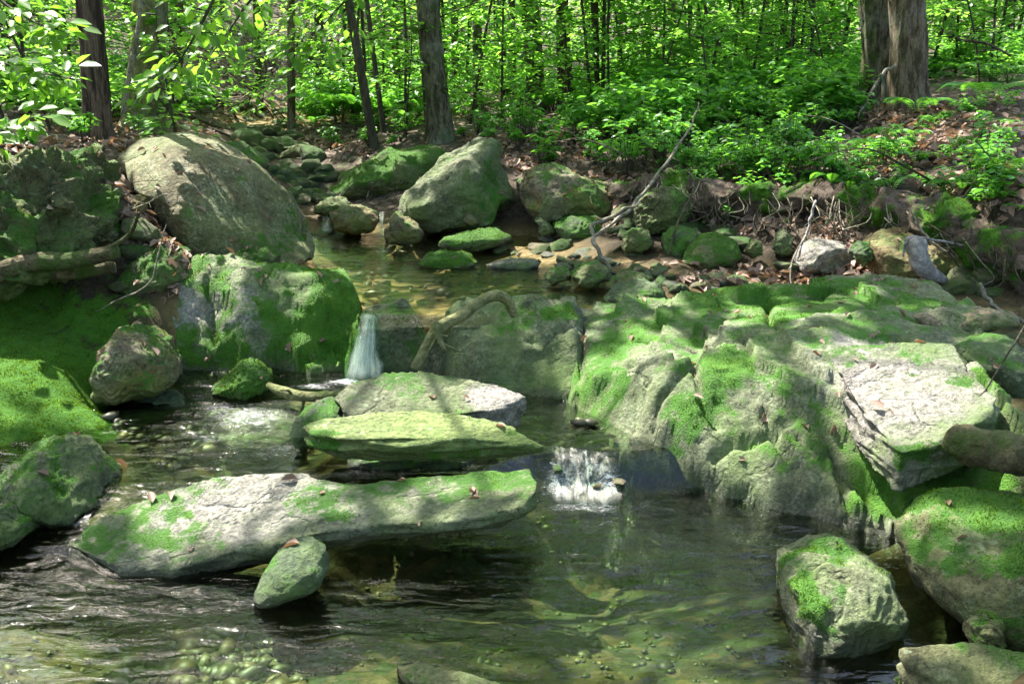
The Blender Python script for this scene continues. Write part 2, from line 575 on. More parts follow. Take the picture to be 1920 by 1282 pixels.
def water_mat(name, tint=(0.66, 0.78, 0.58), wave=0.6, scale=6.0, stretch=(1.0, 2.6, 1.0), ior=1.44):
    m = mat_new(name)
    t = NT(m)
    tc = t.node('ShaderNodeTexCoord')
    v = t.node('ShaderNodeMapping', {'Vector': tc.outputs['Object'], 'Scale': stretch}).outputs[0]
    n = t.noise(v, scale, 4, 0.55, 0.8)
    n2 = t.noise(v, scale * 3.2, 3, 0.5, 0.3)
    ruf = t.attr('rough')
    hh = t.math('ADD', n, t.math('MULTIPLY', n2, 0.16))
    stg = t.math('ADD', wave, t.math('MULTIPLY', ruf, 0.9))
    bm = t.node('ShaderNodeBump', {'Height': hh, 'Strength': stg, 'Distance': 0.018})
    fr = t.node('ShaderNodeFresnel', {'IOR': ior, 'Normal': bm.outputs[0]})
    gl = t.node('ShaderNodeBsdfGlossy', {'Color': (1, 1, 1, 1), 'Roughness': 0.03, 'Normal': bm.outputs[0]})
    tr = t.node('ShaderNodeBsdfTransparent', {'Color': (*tint, 1)})
    w = t.node('ShaderNodeMixShader', {0: t.math('MULTIPLY', fr.outputs[0], 1.2, True), 1: tr.outputs[0], 2: gl.outputs[0]})
    fo = t.attr('foam_glint')
    fn = t.noise(v, 26.0, 8, 0.85, 2.0)
    ff = t.maprange(t.math('ADD', fo, t.math('MULTIPLY', t.math('SUBTRACT', fn, 0.5), 2.0)), 0.45, 0.85, 0, 0.9)
    ff = t.math('MULTIPLY', ff, t.maprange(fo, 0.0, 0.25))
    fc = t.node('ShaderNodeBsdfDiffuse', {'Color': (0.74, 0.74, 0.76, 1)})
    ft = t.node('ShaderNodeBsdfTranslucent', {'Color': (0.74, 0.74, 0.76, 1)})
    fs = t.node('ShaderNodeMixShader', {0: 0.4, 1: fc.outputs[0], 2: ft.outputs[0]})
    o = t.node('ShaderNodeMixShader', {0: ff, 1: w.outputs[0], 2: fs.outputs[0]})
    t.out(o.outputs[0])
    return m


def fall_mat(nm="falling_water", lo=0.44, hi=0.74, amax=0.9, fu=22.0, fs=1.6):
    m = mat_new(nm)
    t = NT(m)
    u = t.attr('u')
    s = t.attr('s')
    v = t.node('ShaderNodeCombineXYZ', {0: t.math('MULTIPLY', u, fu), 1: t.math('MULTIPLY', s, fs), 2: 0.0}).outputs[0]
    n = t.noise(v, 1.0, 6, 0.65, 0.4)
    v2 = t.node('ShaderNodeCombineXYZ', {0: t.math('MULTIPLY', u, 60.0), 1: t.math('MULTIPLY', s, 7.0), 2: 3.0}).outputs[0]
    n2 = t.noise(v2, 1.0, 4, 0.7)
    en = t.math('MULTIPLY', t.noise(t.node('ShaderNodeCombineXYZ', {0: t.math('MULTIPLY', u, 3.0), 1: t.math('MULTIPLY', s, 5.0), 2: 1.0}).outputs[0], 1.0, 4, .6), .22)
    edge = t.math('MULTIPLY', t.maprange(u, en, t.math('ADD', en, .14)), t.maprange(t.math('SUBTRACT', 1.0, u), en, t.math('ADD', en, .14)))
    edge = t.math('MULTIPLY', edge, t.maprange(t.math('SUBTRACT', 1.0, s), 0.0, 0.12))
    a = t.math('ADD', t.math('MULTIPLY', n, 0.75), t.math('MULTIPLY', n2, 0.35))
    a = t.math('ADD', a, t.math('MULTIPLY', s, 0.16))
    a = t.math('MULTIPLY', t.maprange(a, lo, hi, 0.02, amax), edge)
    d = t.node('ShaderNodeBsdfDiffuse', {'Color': (0.86, 0.86, 0.77, 1)})
    tl = t.node('ShaderNodeBsdfTranslucent', {'Color': (0.86, 0.87, 0.78, 1)})
    bm = t.node('ShaderNodeBump', {'Height': n, 'Strength': 0.6, 'Distance': 0.02})
    g = t.node('ShaderNodeBsdfGlossy', {'Roughness': 0.12, 'Color': (1, 1, 1, 1), 'Normal': bm.outputs[0]})
    w = t.node('ShaderNodeMixShader', {0: 0.5, 1: d.outputs[0], 2: tl.outputs[0]})
    w = t.node('ShaderNodeMixShader', {0: 0.08, 1: w.outputs[0], 2: g.outputs[0]})
    tr = t.node('ShaderNodeBsdfTransparent', {'Color': (0.9, 0.97, 0.95, 1)})
    t.out(t.node('ShaderNodeMixShader', {0: a, 1: tr.outputs[0], 2: w.outputs[0]}).outputs[0])
    return m


M['ground'] = ground_mat()
M['water'] = water_mat('pool_water')
M['water_up'] = water_mat('upper_water', tint=(0.86, 0.9, 0.76), wave=0.3, scale=7.0, stretch=(1, 3.0, 1), ior=1.55)
M['fall'] = fall_mat('falling_water', 0.53, 0.82, 0.42, 13.0, 0.8)
M['fall_thin'] = fall_mat('thin_film', 0.5, 0.85, 0.6, 16.0, 4.0)  # white streaks of this film also stand in for glints on the cascade

# ------------------------------------------------------------------ terrain
Z_UP, Z_MID = 0.42, 0.12
tp = []


def TZ(px, py, z):
    tp.append(tuple(atz(px, py, z)))


def TY(px, py, Y):
    tp.append(tuple(at(px, py, Y)))


for a in [(100, 1250, -.12), (350, 1230, -.10), (560, 1250, -.14), (960, 1200, -.24), (1300, 1150, -.3), (1500, 1060, -.28), (1100, 1000, -.26),
          (200, 1120, -.12), (700, 1060, -.25), (60, 1040, -.08), (1350, 985, -.25), (1600, 1240, -.15), (1800, 1100, -.08), (1900, 1260, -.1), (1750, 1020, .02),
          (60, 900, .0), (200, 800, .04), (300, 660, .24), (320, 720, .08), (420, 700, .06), (420, 640, .2),
          (250, 800, .0), (400, 800, .02), (500, 850, -.02), (300, 880, -.02), (520, 760, .05), (600, 740, .03), (700, 740, .02), (800, 800, .0), (950, 780, .02), (1050, 800, .02),
          (1000, 860, .0), (1100, 880, -.02), (700, 900, -.02), (900, 930, -.15), (400, 960, -.1),
          (560, 600, .3), (600, 540, .28), (700, 560, .27), (800, 560, .27), (700, 510, .27), (900, 540, .28), (1050, 560, .33), (850, 490, .32), (620, 490, .32), (700, 455, .41), (900, 470, .42), (1000, 500, .42),
          (1100, 520, .43), (1200, 545, .44), (1350, 540, .45), (1000, 440, .47), (1100, 470, .46), (1200, 490, .46), (1300, 510, .46), (1450, 510, .46), (1550, 520, .46), (1700, 550, .45), (1850, 600, .42), (2000, 700, .4),
          (900, 700, .1), (1000, 680, .12), (1300, 750, .15), (1500, 750, .2), (1700, 850, .1), (1500, 900, -.1), (1800, 800, .25), (1250, 650, .25), (1600, 640, .3), (1900, 900, .15), (2050, 900, .35), (2100, 1100, .3),
          (800, 620, .2), (720, 690, .08), (640, 690, .08)]:
    TZ(*a)
for a in [(0, 845, 3.55), (-100, 850, 3.5), (100, 810, 3.75), (170, 770, 3.95), (60, 770, 3.85), (110, 700, 4.15), (20, 690, 4.1), (170, 690, 4.3), (-60, 700, 4.05), (0, 600, 4.5), (60, 580, 4.65), (160, 590, 4.6), (230, 610, 4.55), (-150, 600, 4.4),
          (250, 500, 5.0), (330, 470, 5.3), (250, 420, 5.1), (200, 360, 5.2), (320, 485, 4.95), (250, 330, 5.7), (330, 290, 6.2), (100, 300, 5.6), (0, 300, 5.5), (-100, 310, 5.4), (100, 480, 5.0), (0, 500, 4.9), (-150, 480, 4.8), (150, 540, 4.75), (20, 540, 4.7),
          (185, 268, 6.5), (100, 250, 7.2), (270, 243, 8.0), (100, 205, 10), (-200, 230, 7), (350, 225, 10), (430, 280, 8.2), (470, 320, 7.6),
          (560, 400, 7.2), (640, 410, 7.1), (600, 365, 8.0), (540, 320, 9.5), (500, 265, 12), (450, 232, 15), (400, 200, 20), (600, 265, 10.5), (640, 300, 8.6), (640, 232, 11), (680, 262, 8.9), (800, 300, 8.0), (825, 262, 8.7), (900, 300, 7.7),
          (1000, 265, 8.5), (960, 380, 7.0), (1050, 330, 7.4), (1150, 330, 7.1), (1200, 225, 9.5), (1000, 212, 12), (1400, 205, 10), (1400, 300, 7.2), (1280, 330, 6.9), (1300, 372, 6.5), (1200, 350, 6.75), (1200, 445, 6.1), (1120, 430, 6.4), (1350, 440, 5.95), (1300, 430, 6.1),
          (1500, 345, 6.1), (1450, 365, 6.15), (1420, 450, 5.75), (1600, 345, 5.95), (1550, 450, 5.6), (1700, 195, 8.5), (1600, 230, 8.4), (1700, 260, 7.2), (1900, 150, 10), (1900, 250, 6.5), (1750, 330, 5.95), (1900, 390, 5.0), (1750, 400, 5.35), (1650, 440, 5.4), (1850, 480, 4.95), (1920, 520, 4.75), (1800, 520, 4.9),
          (2100, 350, 5.0), (2100, 500, 4.6), (2200, 200, 7)]:
    TY(*a)
tp += [(-3, 0, -.1), (3, 0, .1), (0, -2, -.2), (-6, 0, .6), (6, 0, .9), (-4, -6, .5), (4, -6, .6), (5, 5, 1.5), (4, 3, .8), (3.0, 2, .35), (-6, 8, 1.6), (-8, 15, 2.8), (-5, 4, 1.3), (-2.2, 3.3, .22), (-3.0, 3.4, .5), (-1.7, 2.3, .03), (-3.2, 2.2, .45), (-2.2, 1.5, .1),
       (-10, 30, 6.5), (-4, 28, 3.6), (0, 40, 4.0), (15, 40, 3.2), (3, 18, 1.45), (8, 18, 1.75), (6, 12, 1.55), (-3, 18, 1.5), (0, 18, 1.25), (10, 8, 2.2), (-14, 8, 4), (-25, 40, 14), (25, 40, 4.5), (0, 70, 7), (-40, 70, 18), (40, 70, 7), (25, 10, 3.5), (-25, 10, 8), (0, 26, 2.2), (8, 28, 2.1)]
TER = RBF(tp, c=0.12)


def is_stream(x, y):
    """1 inside the wet stream bed"""
    return 0


def terrain_z(x, y):
    x = np.asarray(x, float)
    y = np.asarray(y, float)
    z = TER(x, y)
    p = xyz(x, y)
    d = (fbm(p, 1.6, 4, 5) * 0.05 + fbm(p, 7.0, 4, 9) * 0.022).reshape(x.shape)
    far = sstep(9, 30, np.hypot(x, y))
    return z + d * (1 + 5 * far)


def lines(a, b, step, lo, hi, g=1.12):
    m = list(np.arange(a, b, step))
    s, v = step, a
    L = []
    while v > lo:
        s *= g
        v -= s
        L.append(v)
    s, v = step, b
    R = [b]
    while v < hi:
        s *= g
        v += s
        R.append(v)
    return np.array(L[::-1] + m + R)


gx = lines(-4.2, 4.2, 0.035, -60, 60)
gy = lines(1.6, 10.0, 0.035, -8, 85)
GX, GY = np.meshgrid(gx, gy, indexing='ij')
GZ = terrain_z(GX, GY)
V = xyz(GX, GY, GZ)
# surface attributes
px_l = fbm(V, 0.7, 3, 31)
litter = np.clip(0.75 + px_l, 0, 1) * sstep(0.5, 0.62, V[:, 2])
bed = 1 - sstep(0.40, 0.52, V[:, 2] - 0.06 * np.clip(V[:, 1] - 6, 0, 12))
bed = bed * (np.abs(V[:, 0]) < 6)
moss_t = np.zeros(len(V))
for (px, py, Yq, r, v) in [(40, 690, 4.1, .5, 1.0), (130, 750, 3.95, .35, 1.0), (0, 600, 4.5, .5, .9), (200, 600, 4.6, .3, .7), (-200, 700, 4.0, .8, .9), (60, 800, 3.75, .3, .9), (330, 650, 4.6, .15, .5)]:
    c = at(px, py, Yq)
    moss_t = np.maximum(moss_t, v * np.exp(-((V[:, 0] - c[0]) ** 2 + (V[:, 1] - c[1]) ** 2) / r ** 2))
moss_t = np.maximum(moss_t, (0.42 + .2 * (V[:, 0] > 1)) * sstep(-0.1, 0.5, fbm(V, 1.1, 4, 77)) * (1 - bed))
bed = bed * (1 - sstep(0.25, 0.5, moss_t))
me = new_mesh("forest_ground", V, [grid_faces(len(gx), len(gy))], True, {'litter': litter, 'bed': bed, 'moss': moss_t})
ground = obj("forest_ground", me, M['ground'])
tag(ground, kind="structure")

# ------------------------------------------------------------------ moss tufts
def moss_tufts(name, V, F, mossv, parent, density=22000, h=0.013, thr=0.5, maxn=45000, seed=1, loc=(0, 0, 0)):
    rng = np.random.default_rng(seed)
    tris = []
    for f in F:
        if f.shape[1] == 4:
            tris += [f[:, [0, 1, 2]], f[:, [0, 2, 3]]]
        else:
            tris.append(f)
    T = np.concatenate(tris)
    mv = mossv[T].mean(1)
    a, b, c = V[T[:, 0]], V[T[:, 1]], V[T[:, 2]]
    cr = np.cross(b - a, c - a)
    ar = 0.5 * np.linalg.norm(cr, axis=1)
    w = ar * sstep(thr - 0.25, thr + 0.35, mv + 0.5 * fbm((a + b + c) / 3, 18, 3, 41))
    n = int(min(maxn, density * w.sum()))
    if n < 30:
        return None
    idx = rng.choice(len(T), n, p=w / w.sum())
    u = rng.random((n, 2))
    fl = u.sum(1) > 1
    u[fl] = 1 - u[fl]
    P = a[idx] + (b - a)[idx] * u[:, :1] + (c - a)[idx] * u[:, 1:]
    N = norm(cr[idx])
    hh = h * 0.5 * (0.4 + rng.random(n)) * np.clip(0.55 + 1.6 * fbm(P, 16, 3, 3) + 0.8 * np.repeat(mv[idx], 1) - .2, .15, 1.6)
    D = norm(N + 0.55 * rng.normal(size=(n, 3)) + np.array([0, 0, 0.25]))
    Sd = norm(np.cross(D, rng.normal(size=(n, 3))))
    wv = (0.0016 + 0.0018 * rng.random(n))[:, None]
    A = P - Sd * wv - N * 0.002
    B = P + Sd * wv - N * 0.002
    C = P + D * hh[:, None]
    VV = np.stack([A, B, C], 1).reshape(-1, 3) - np.array(loc)
    FF = np.arange(3 * n).reshape(-1, 3)
    me = new_mesh(name, VV, [FF], False, {'rnd': np.repeat(rng.random(n), 3)})
    o = obj(name, me, M['moss'], parent)
    o['kind'] = 'stuff'
    return o


# ------------------------------------------------------------------ rocks
_ico = {}


def ico(sub):
    if sub not in _ico:
        bm = bmesh.new()
        bmesh.ops.create_icosphere(bm, subdivisions=sub, radius=1)
        bm.verts.ensure_lookup_table()
        v = np.array([x.co[:] for x in bm.verts])
        f = np.array([[q.index for q in p.verts] for p in bm.faces])
        bm.free()
        _ico[sub] = (v, f)
    v, f = _ico[sub]
    return v.copy(), f.copy()


def rock_attrs(V, N, moss=0.5, moss_up=0.6, moss_freq=3.0, pale=0.0, wet_z=None, wet_h=0.05, seed=0, patches=None, moss_cap=1.0, wet_all=0.0):
    up = N[:, 2]
    n = fbm(V, moss_freq, 4, seed + 50)
    m = moss + moss_up * (up - 0.3) + n * 0.75
    m = np.clip(m, 0, moss_cap)
    pl = np.clip(pale + 0.9 * fbm(V, 2.4, 4, seed + 70), 0, 1) if pale > 0 else np.zeros(len(V))
    if wet_z is not None:
        w = 1 - sstep(wet_z, wet_z + wet_h, V[:, 2] + 0.03 * fbm(V, 8, 2, seed + 5))
    else:
        w = np.zeros(len(V))
    w = np.maximum(w, wet_all)
    if patches:
        for (c, r, v) in patches:
            k = np.exp(-(((V - c) / np.asarray(r)) ** 2).sum(1))
            kk = sstep(0.3, 0.75, k + 0.45 * n + 0.45 * fbm(V, 13, 4, seed + 33))
            m = m * (1 - kk) + v * kk
    m = m * (1 - sstep(0.5, 0.9, w))
    return {'moss': m, 'pale': pl * (1 - w), 'wet': w}


def facet(V, N, n, k, seed, soft=.02):
    rng = np.random.default_rng(seed + 900)
    idx = rng.choice(len(V), n, replace=False)
    Sp, Sn = V[idx], norm(N[idx] + .22 * rng.normal(size=(n, 3)))
    D = np.sqrt(((V[:, None, :] - Sp[None]) ** 2).sum(-1))
    D = D - D.min(1, keepdims=True)
    W = np.exp(-D / soft)
    W /= W.sum(1, keepdims=True)
    hgt = ((V[:, None, :] - Sp[None]) * Sn[None]).sum(-1)
    return V - ((W * hgt)[:, :, None] * Sn[None]).sum(1) * k


def boulder(name, label, cat, outline, Y, T, mat, lean=0.25, p=2.4, sub=6, amp=0.05, freq=3.0, fine=0.012, chisel=0, seed=0,
            moss=0.3, moss_up=0.6, pale=0.0, wet_z=None, wet_h=0.05, tufts=True, h=0.012, patches=None, strata=0.0, group=None, squash=1.0, density=22000, maxn=30000, wet_all=0.0, moss_cap=1.0, shrink=.97, fac=0, fack=.75):
    O = np.array([at(x, y, Y) for x, y in outline])[:, [0, 2]]
    # area centroid
    x, z = O[:, 0], O[:, 1]
    x2, z2 = np.roll(x, -1), np.roll(z, -1)
    cr = x * z2 - x2 * z
    A = cr.sum() / 2
    c = np.array([((x + x2) * cr).sum() / (6 * A), ((z + z2) * cr).sum() / (6 * A)])
    E = np.concatenate([O[i] + (O[(i + 1) % len(O)] - O[i]) * np.linspace(0, 1, 24, endpoint=False)[:, None] for i in range(len(O))]) - c
    th = np.arctan2(E[:, 1], E[:, 0])
    r = np.hypot(E[:, 0], E[:, 1])
    tg = np.linspace(-PI, PI, 361)
    o = np.argsort(th)
    rg = np.interp(tg, th[o], r[o], period=2 * PI)
    k = np.array([1, 2, 3, 2, 1]) / 9.0
    rg = np.convolve(np.concatenate([rg[-3:-1], rg, rg[1:3]]), k, 'valid')
    size = rg.mean()
    v, f = ico(sub)
    rho = np.hypot(v[:, 0], v[:, 2])
    b = v[:, 1]
    s = (rho ** p + np.abs(b) ** p) ** (1 / p)
    rho, b = rho / s, b / s
    t_ = np.arctan2(v[:, 2], v[:, 0])
    R = np.interp(t_, tg, rg)
    X = R * rho * np.cos(t_)
    Z = R * rho * np.sin(t_)
    Yd = T * b + lean * Z
    V = np.stack([X, Yd, Z], 1)
    rng = np.random.default_rng(seed + 3)
    # flat broken faces
    for _ in range(chisel):
        d = rng.normal(size=3)
        d[1] = -abs(d[1]) * 1.3
        d = d / np.linalg.norm(d)
        sup = (V @ d)
        lim = sup.max() * (0.62 + 0.25 * rng.random())
        ex = np.clip(sup - lim, 0, None)
        V = V - (ex * 0.82)[:, None] * d
    V[:, [0, 2]] *= shrink
    F = [f]
    N = vnormals(V, F)
    if fac:
        V = facet(V, N, fac, fack, seed, size * .05)
        N = vnormals(V, F)
    q = V + np.array([seed * 7.1, seed * 3.3, seed * 1.7])
    fr = freq / size * 0.35
    V = V + N * (size * amp * 2.2 * fbm(q, fr * 1.0, 4, seed) + fine * fbm(q, 9.0, 4, seed + 1))[:, None]
    V = V + N * (fine * 1.5 * (ridge(q * np.array([1, 1, 1.7]), 1.6 / max(size, .25), 4, seed + 8) - 0.5))[:, None]
    bl = fbm(q, 1.3 / max(size, .2), 2, seed + 15) * 4
    V = V + N * (fine * 1.6 * (np.floor(bl) + sstep(.7, 1, bl - np.floor(bl)) - bl) / 2)[:, None]
    V = V + N * (fine * .45 * fbm(q, 26.0, 3, seed + 18))[:, None]
    if strata:
        V = V + N * (strata * fbm(q * np.array([1, 1, 6.0]), 3.0, 4, seed + 4))[:, None]
    W = V + np.array([c[0], Y, c[1]])
    N = vnormals(V, F)
    at_ = rock_attrs(W, N, moss, moss_up, 1.1 / size, pale, wet_z, wet_h, seed, patches, moss_cap, wet_all)
    loc = np.array([c[0], Y, W[:, 2].min()])
    me = new_mesh(name, W - loc, F, True, at_)
    o = obj(name, me, mat, None, loc)
    tag(o, label, cat, group)
    if tufts:
        moss_tufts("moss", W, F, at_['moss'] * (at_['wet'] < 0.5), o, h=h, seed=seed, density=density, maxn=maxn, loc=loc)
    return o


def slab(name, label, cat, poly, thick, mat, voxel=0.009, seed=0, bevel=0.0, strata=0.012, fine=0.006, top_amp=0.012, side_in=0.0, moss=0.2, moss_up=0.3,
         pale=0.0, wet_z=None, wet_h=0.04, patches=None, h=0.01, density=22000, maxn=30000, pale_pts=None, lip=.045, under=.0):
    P = np.array([atz(*a) for a in poly])
    bm = bmesh.new()
    top = [bm.verts.new(p) for p in P]
    cen = P.mean(0)
    bot, mid = [], []
    for i, p in enumerate(P):
        mid.append(bm.verts.new((p[0], p[1], p[2] - min(lip, .45 * (thick if np.isscalar(thick) else thick[i])))))
    for i, p in enumerate(P):
        q = p + (cen - p) * side_in
        th = thick if np.isscalar(thick) else thick[i]
        bot.append(bm.verts.new((q[0], q[1] + (under if p[1] < cen[1] else 0), p[2] - th)))
    n = len(P)
    for i in range(n):
        j = (i + 1) % n
        bm.faces.new((top[j], top[i], mid[i], mid[j]))
        bm.faces.new((mid[j], mid[i], bot[i], bot[j]))
    fs = [bm.faces.new(top), bm.faces.new(bot[::-1])]
    bmesh.ops.triangulate(bm, faces=bm.faces[:])
    bmesh.ops.recalc_face_normals(bm, faces=bm.faces[:])
    m0 = bpy.data.meshes.new("tmp")
    bm.to_mesh(m0)
    bm.free()
    ob = bpy.data.objects.new("tmp", m0)
    COL.objects.link(ob)
    md = ob.modifiers.new("r", 'REMESH')
    md.mode = 'VOXEL'
    md.voxel_size = voxel
    sm = ob.modifiers.new("s", 'SMOOTH')
    sm.iterations = 2
    sm.factor = 0.5
    dg = bpy.context.evaluated_depsgraph_get()
    m1 = bpy.data.meshes.new_from_object(ob.evaluated_get(dg))
    bpy.data.objects.remove(ob)
    V = np.zeros(len(m1.vertices) * 3, np.float32)
    m1.vertices.foreach_get("co", V)
    V = V.reshape(-1, 3).astype(float)
    lt = np.zeros(len(m1.polygons), np.int32)
    ls = np.zeros(len(m1.polygons), np.int32)
    li = np.zeros(len(m1.loops), np.int32)
    m1.polygons.foreach_get("loop_total", lt)
    m1.polygons.foreach_get("loop_start", ls)
    m1.loops.foreach_get("vertex_index", li)
    F = []
    for k in (3, 4):
        s_ = ls[lt == k]
        if len(s_):
            F.append(li[s_[:, None] + np.arange(k)[None]])
    N = vnormals(V, F)
    q = V + seed * 5.3
    side = 1 - np.abs(N[:, 2])
    d = top_amp * fbm(q, 2.6, 4, seed) * 1.6 + fine * fbm(q, 14, 4, seed + 2)
    d += top_amp * 0.9 * (np.floor(6 * fbm(q * np.array([1, 2.2, 1]), 2.0, 3, seed + 9)) / 6.0)   # split layers on the top
    d += strata * side * fbm(q * np.array([1.0, 1.0, 9.0]), 4.0, 4, seed + 3) * 1.8
    d += side * 0.02 * fbm(q * np.array([1, 1, .3]), 5.0, 3, seed + 6)
    V = V + N * d[:, None]
    N = vnormals(V, F)
    at_ = rock_attrs(V, N, moss, moss_up, 3.5, pale, wet_z, wet_h, seed, patches)
    if pale_pts:
        for (c, r, v) in pale_pts:
            k = np.exp(-(((V - c) / np.asarray(r)) ** 2).sum(1))
            at_['pale'] = np.maximum(at_['pale'], v * sstep(0.25, 0.6, k + 0.3 * fbm(V, 6, 3, 8)))
    loc = np.array([cen[0], cen[1], V[:, 2].min()])
    me = new_mesh(name, V - loc, F, True, at_)
    o = obj(name, me, mat, None, loc)
    tag(o, label, cat)
    moss_tufts("moss", V, F, at_['moss'] * (at_['wet'] < 0.5), o, h=h, seed=seed, density=density, maxn=maxn, loc=loc)
    return o


def in_poly(x, y, poly):
    poly = np.asarray(poly)
    ins = np.zeros(x.shape, bool)
    dist = np.full(x.shape, 1e9)
    n = len(poly)
    for i in range(n):
        x1, y1 = poly[i]
        x2, y2 = poly[(i + 1) % n]
        c = ((y1 > y) != (y2 > y)) & (x < (x2 - x1) * (y - y1) / (y2 - y1 + 1e-12) + x1)
        ins ^= c
        dx, dy = x2 - x1, y2 - y1
        t = np.clip(((x - x1) * dx + (y - y1) * dy) / (dx * dx + dy * dy + 1e-12), 0, 1)
        dist = np.minimum(dist, np.hypot(x - x1 - t * dx, y - y1 - t * dy))
    return np.where(ins, -dist, dist)


def seg_dist(x, y, pts):
    d = np.full(x.shape, 1e9)
    for (x1, y1), (x2, y2) in zip(pts[:-1], pts[1:]):
        dx, dy = x2 - x1, y2 - y1
        t = np.clip(((x - x1) * dx + (y - y1) * dy) / (dx * dx + dy * dy + 1e-12), 0, 1)
        d = np.minimum(d, np.hypot(x - x1 - t * dx, y - y1 - t * dy))
    return d


def bedrock(name, label, pts, outline, mat, step=0.011, drop=2.2, zmin=-0.35, cracks=(), seed=0, amp=0.03, moss_pts=(), moss0=0.25, pale_pts=(), wet_z=0.0, wet_h=0.05, h=0.014, maxn=60000, chunky=0.03, facets=0, wet_pts=(), rc=.1, rs=.02, beds=.02):
    C = RBF([tuple(atz(*p)) for p in pts], c=rc, smooth=rs)
    poly = np.array([atz(*p)[:2] for p in outline])
    lo, hi = poly.min(0) - 0.25, poly.max(0) + 0.25
    x = np.arange(lo[0], hi[0], step)
    y = np.arange(lo[1], hi[1], step)
    X, Y = np.meshgrid(x, y, indexing='ij')
    p0 = xyz(X, Y)
    wob = fbm(p0, 4.0, 4, seed + 12).reshape(X.shape) * 0.018
    sd = in_poly(X, Y, poly) + wob
    Z = C(X, Y)
    out = np.clip(sd, 0, None)
    Z = Z - out * drop - 0.5 * out * out * 6
    rnd_edge = np.clip(0.06 + sd, 0, None)
    Z = Z - 0.6 * np.where(sd < 0, rnd_edge ** 2 / 0.12, 0.0)
    p = xyz(X, Y, Z * 1.0)
    Zf = Z.ravel()
    Zf = Zf + amp * fbm(p, 2.2, 4, seed) * 1.4 + 0.012 * fbm(p, 11.0, 4, seed + 1)
    if facets:
        rg = np.random.default_rng(seed + 40)
        wx = X.ravel() + .05 * fbm(p0, 5.0, 3, seed + 61)
        wy = Y.ravel() + .05 * fbm(p0, 5.0, 3, seed + 62)
        for (dens, kf, offs) in ((facets, .9, .018), (facets * 7, .45, .006)):
            nS = int(dens * (hi[0] - lo[0]) * (hi[1] - lo[1]))
            sp = np.stack([rg.uniform(lo[0], hi[0], nS), rg.uniform(lo[1], hi[1], nS)], 1)
            ix = np.clip(((sp[:, 0] - lo[0]) / step).astype(int), 2, len(x) - 3)
            iy = np.clip(((sp[:, 1] - lo[1]) / step).astype(int), 2, len(y) - 3)
            Zg = Zf.reshape(X.shape)
            h0 = Zg[ix, iy]
            g0 = np.clip((Zg[ix + 2, iy] - Zg[ix - 2, iy]) / (4 * step), -2.5, 2.5) * rg.uniform(.8, 1.1, nS)
            g1 = np.clip((Zg[ix, iy + 2] - Zg[ix, iy - 2]) / (4 * step), -2.5, 2.5) * rg.uniform(.8, 1.1, nS)
            of = rg.normal(size=nS) * offs
            res = np.zeros(len(Zf))
            for a_ in range(0, len(Zf), 20000):
                dx = wx[a_:a_ + 20000, None] - sp[None, :, 0]
                dy = wy[a_:a_ + 20000, None] - sp[None, :, 1]
                dz = (Zf[a_:a_ + 20000, None] - h0[None]) * 1.2
                D = np.sqrt(dx * dx + dy * dy * 1.3 + dz * dz)
                W = np.exp(-(D - D.min(1, keepdims=True)) / .007)
                W /= W.sum(1, keepdims=True)
                pl = h0[None] + g0[None] * dx + g1[None] * dy + of[None]
                res[a_:a_ + 20000] = (W * pl).sum(1)
            Zf = Zf * (1 - kf) + kf * np.clip(res, Zf - .06, Zf + .03)
    # dipping beds: sharp little lips along the rock face
    tb = (.22 * p[:, 0] - .2 * p[:, 1] + Zf) / .075 + .55 * fbm(p, 3.0, 3, seed + 44)
    sw = tb - np.floor(tb)
    Zf = Zf + beds * ((1 - sw) ** 2 - .33) * sstep(-.25, .25, fbm(p, 2.0, 2, seed + 45))
    # broken blocks: stepped noise
    bl = fbm(p * np.array([1, 1.5, 1]), 2.1, 2, seed + 5)
    st = np.floor(bl * 5) / 5
    fr = bl * 5 - np.floor(bl * 5)
    Zf = Zf + chunky * (st + sstep(0.75, 1.0, fr) / 5 - bl) * 2.2
    Zf = Zf.reshape(X.shape)
    for cr in cracks:
        pts2 = [tuple(atz(*a)[:2]) for a in cr]
        d = seg_dist(X + wob * 0.35, Y + wob * 0.3, pts2)
        Zf = Zf - 0.055 * np.exp(-(d / 0.016) ** 2)
    Zf = np.maximum(Zf, zmin)
    V = xyz(X, Y, Zf)
    # push sideways a little so that steep faces are not a pure height field
    g = xyz(X, Y, Zf)
    V[:, 0] += 0.007 * fbm(g, 8.0, 4, seed + 21)
    V[:, 1] += 0.012 * fbm(g * np.array([1, 1, 4.5]), 8.0, 3, seed + 22)
    F = grid_faces(len(x), len(y))
    zz = V[:, 2]
    keep = (zz[F] > zmin + 0.005).any(1)
    F = F[keep]
    used = np.unique(F)
    mp = np.full(len(V), -1)
    mp[used] = np.arange(len(used))
    V, F = V[used], [mp[F]]
    N = vnormals(V, F)
    at_ = rock_attrs(V, N, moss0, 0.35, 3.0, 0.0, wet_z, wet_h, seed)
    nz = fbm(V, 4.5, 4, seed + 90)
    nz2 = fbm(V, 12.0, 3, seed + 91)
    for (px, py, z, r, v) in moss_pts:
        c = atz(px, py, z)
        k = np.exp(-((V[:, 0] - c[0]) ** 2 + (V[:, 1] - c[1]) ** 2 + (V[:, 2] - c[2]) ** 2) / r ** 2)
        kk = sstep(0.2, 0.6, k + 0.25 * nz + 0.12 * nz2)
        at_['moss'] = at_['moss'] * (1 - kk) + (v + 0.45 * nz) * kk
    for (px, py, z, r, v) in wet_pts:
        c = atz(px, py, z)
        k = np.exp(-((V[:, 0] - c[0]) ** 2 + (V[:, 1] - c[1]) ** 2 + (V[:, 2] - c[2]) ** 2) / r ** 2)
        at_['wet'] = np.maximum(at_['wet'], v * sstep(0.25, 0.6, k + 0.2 * nz))
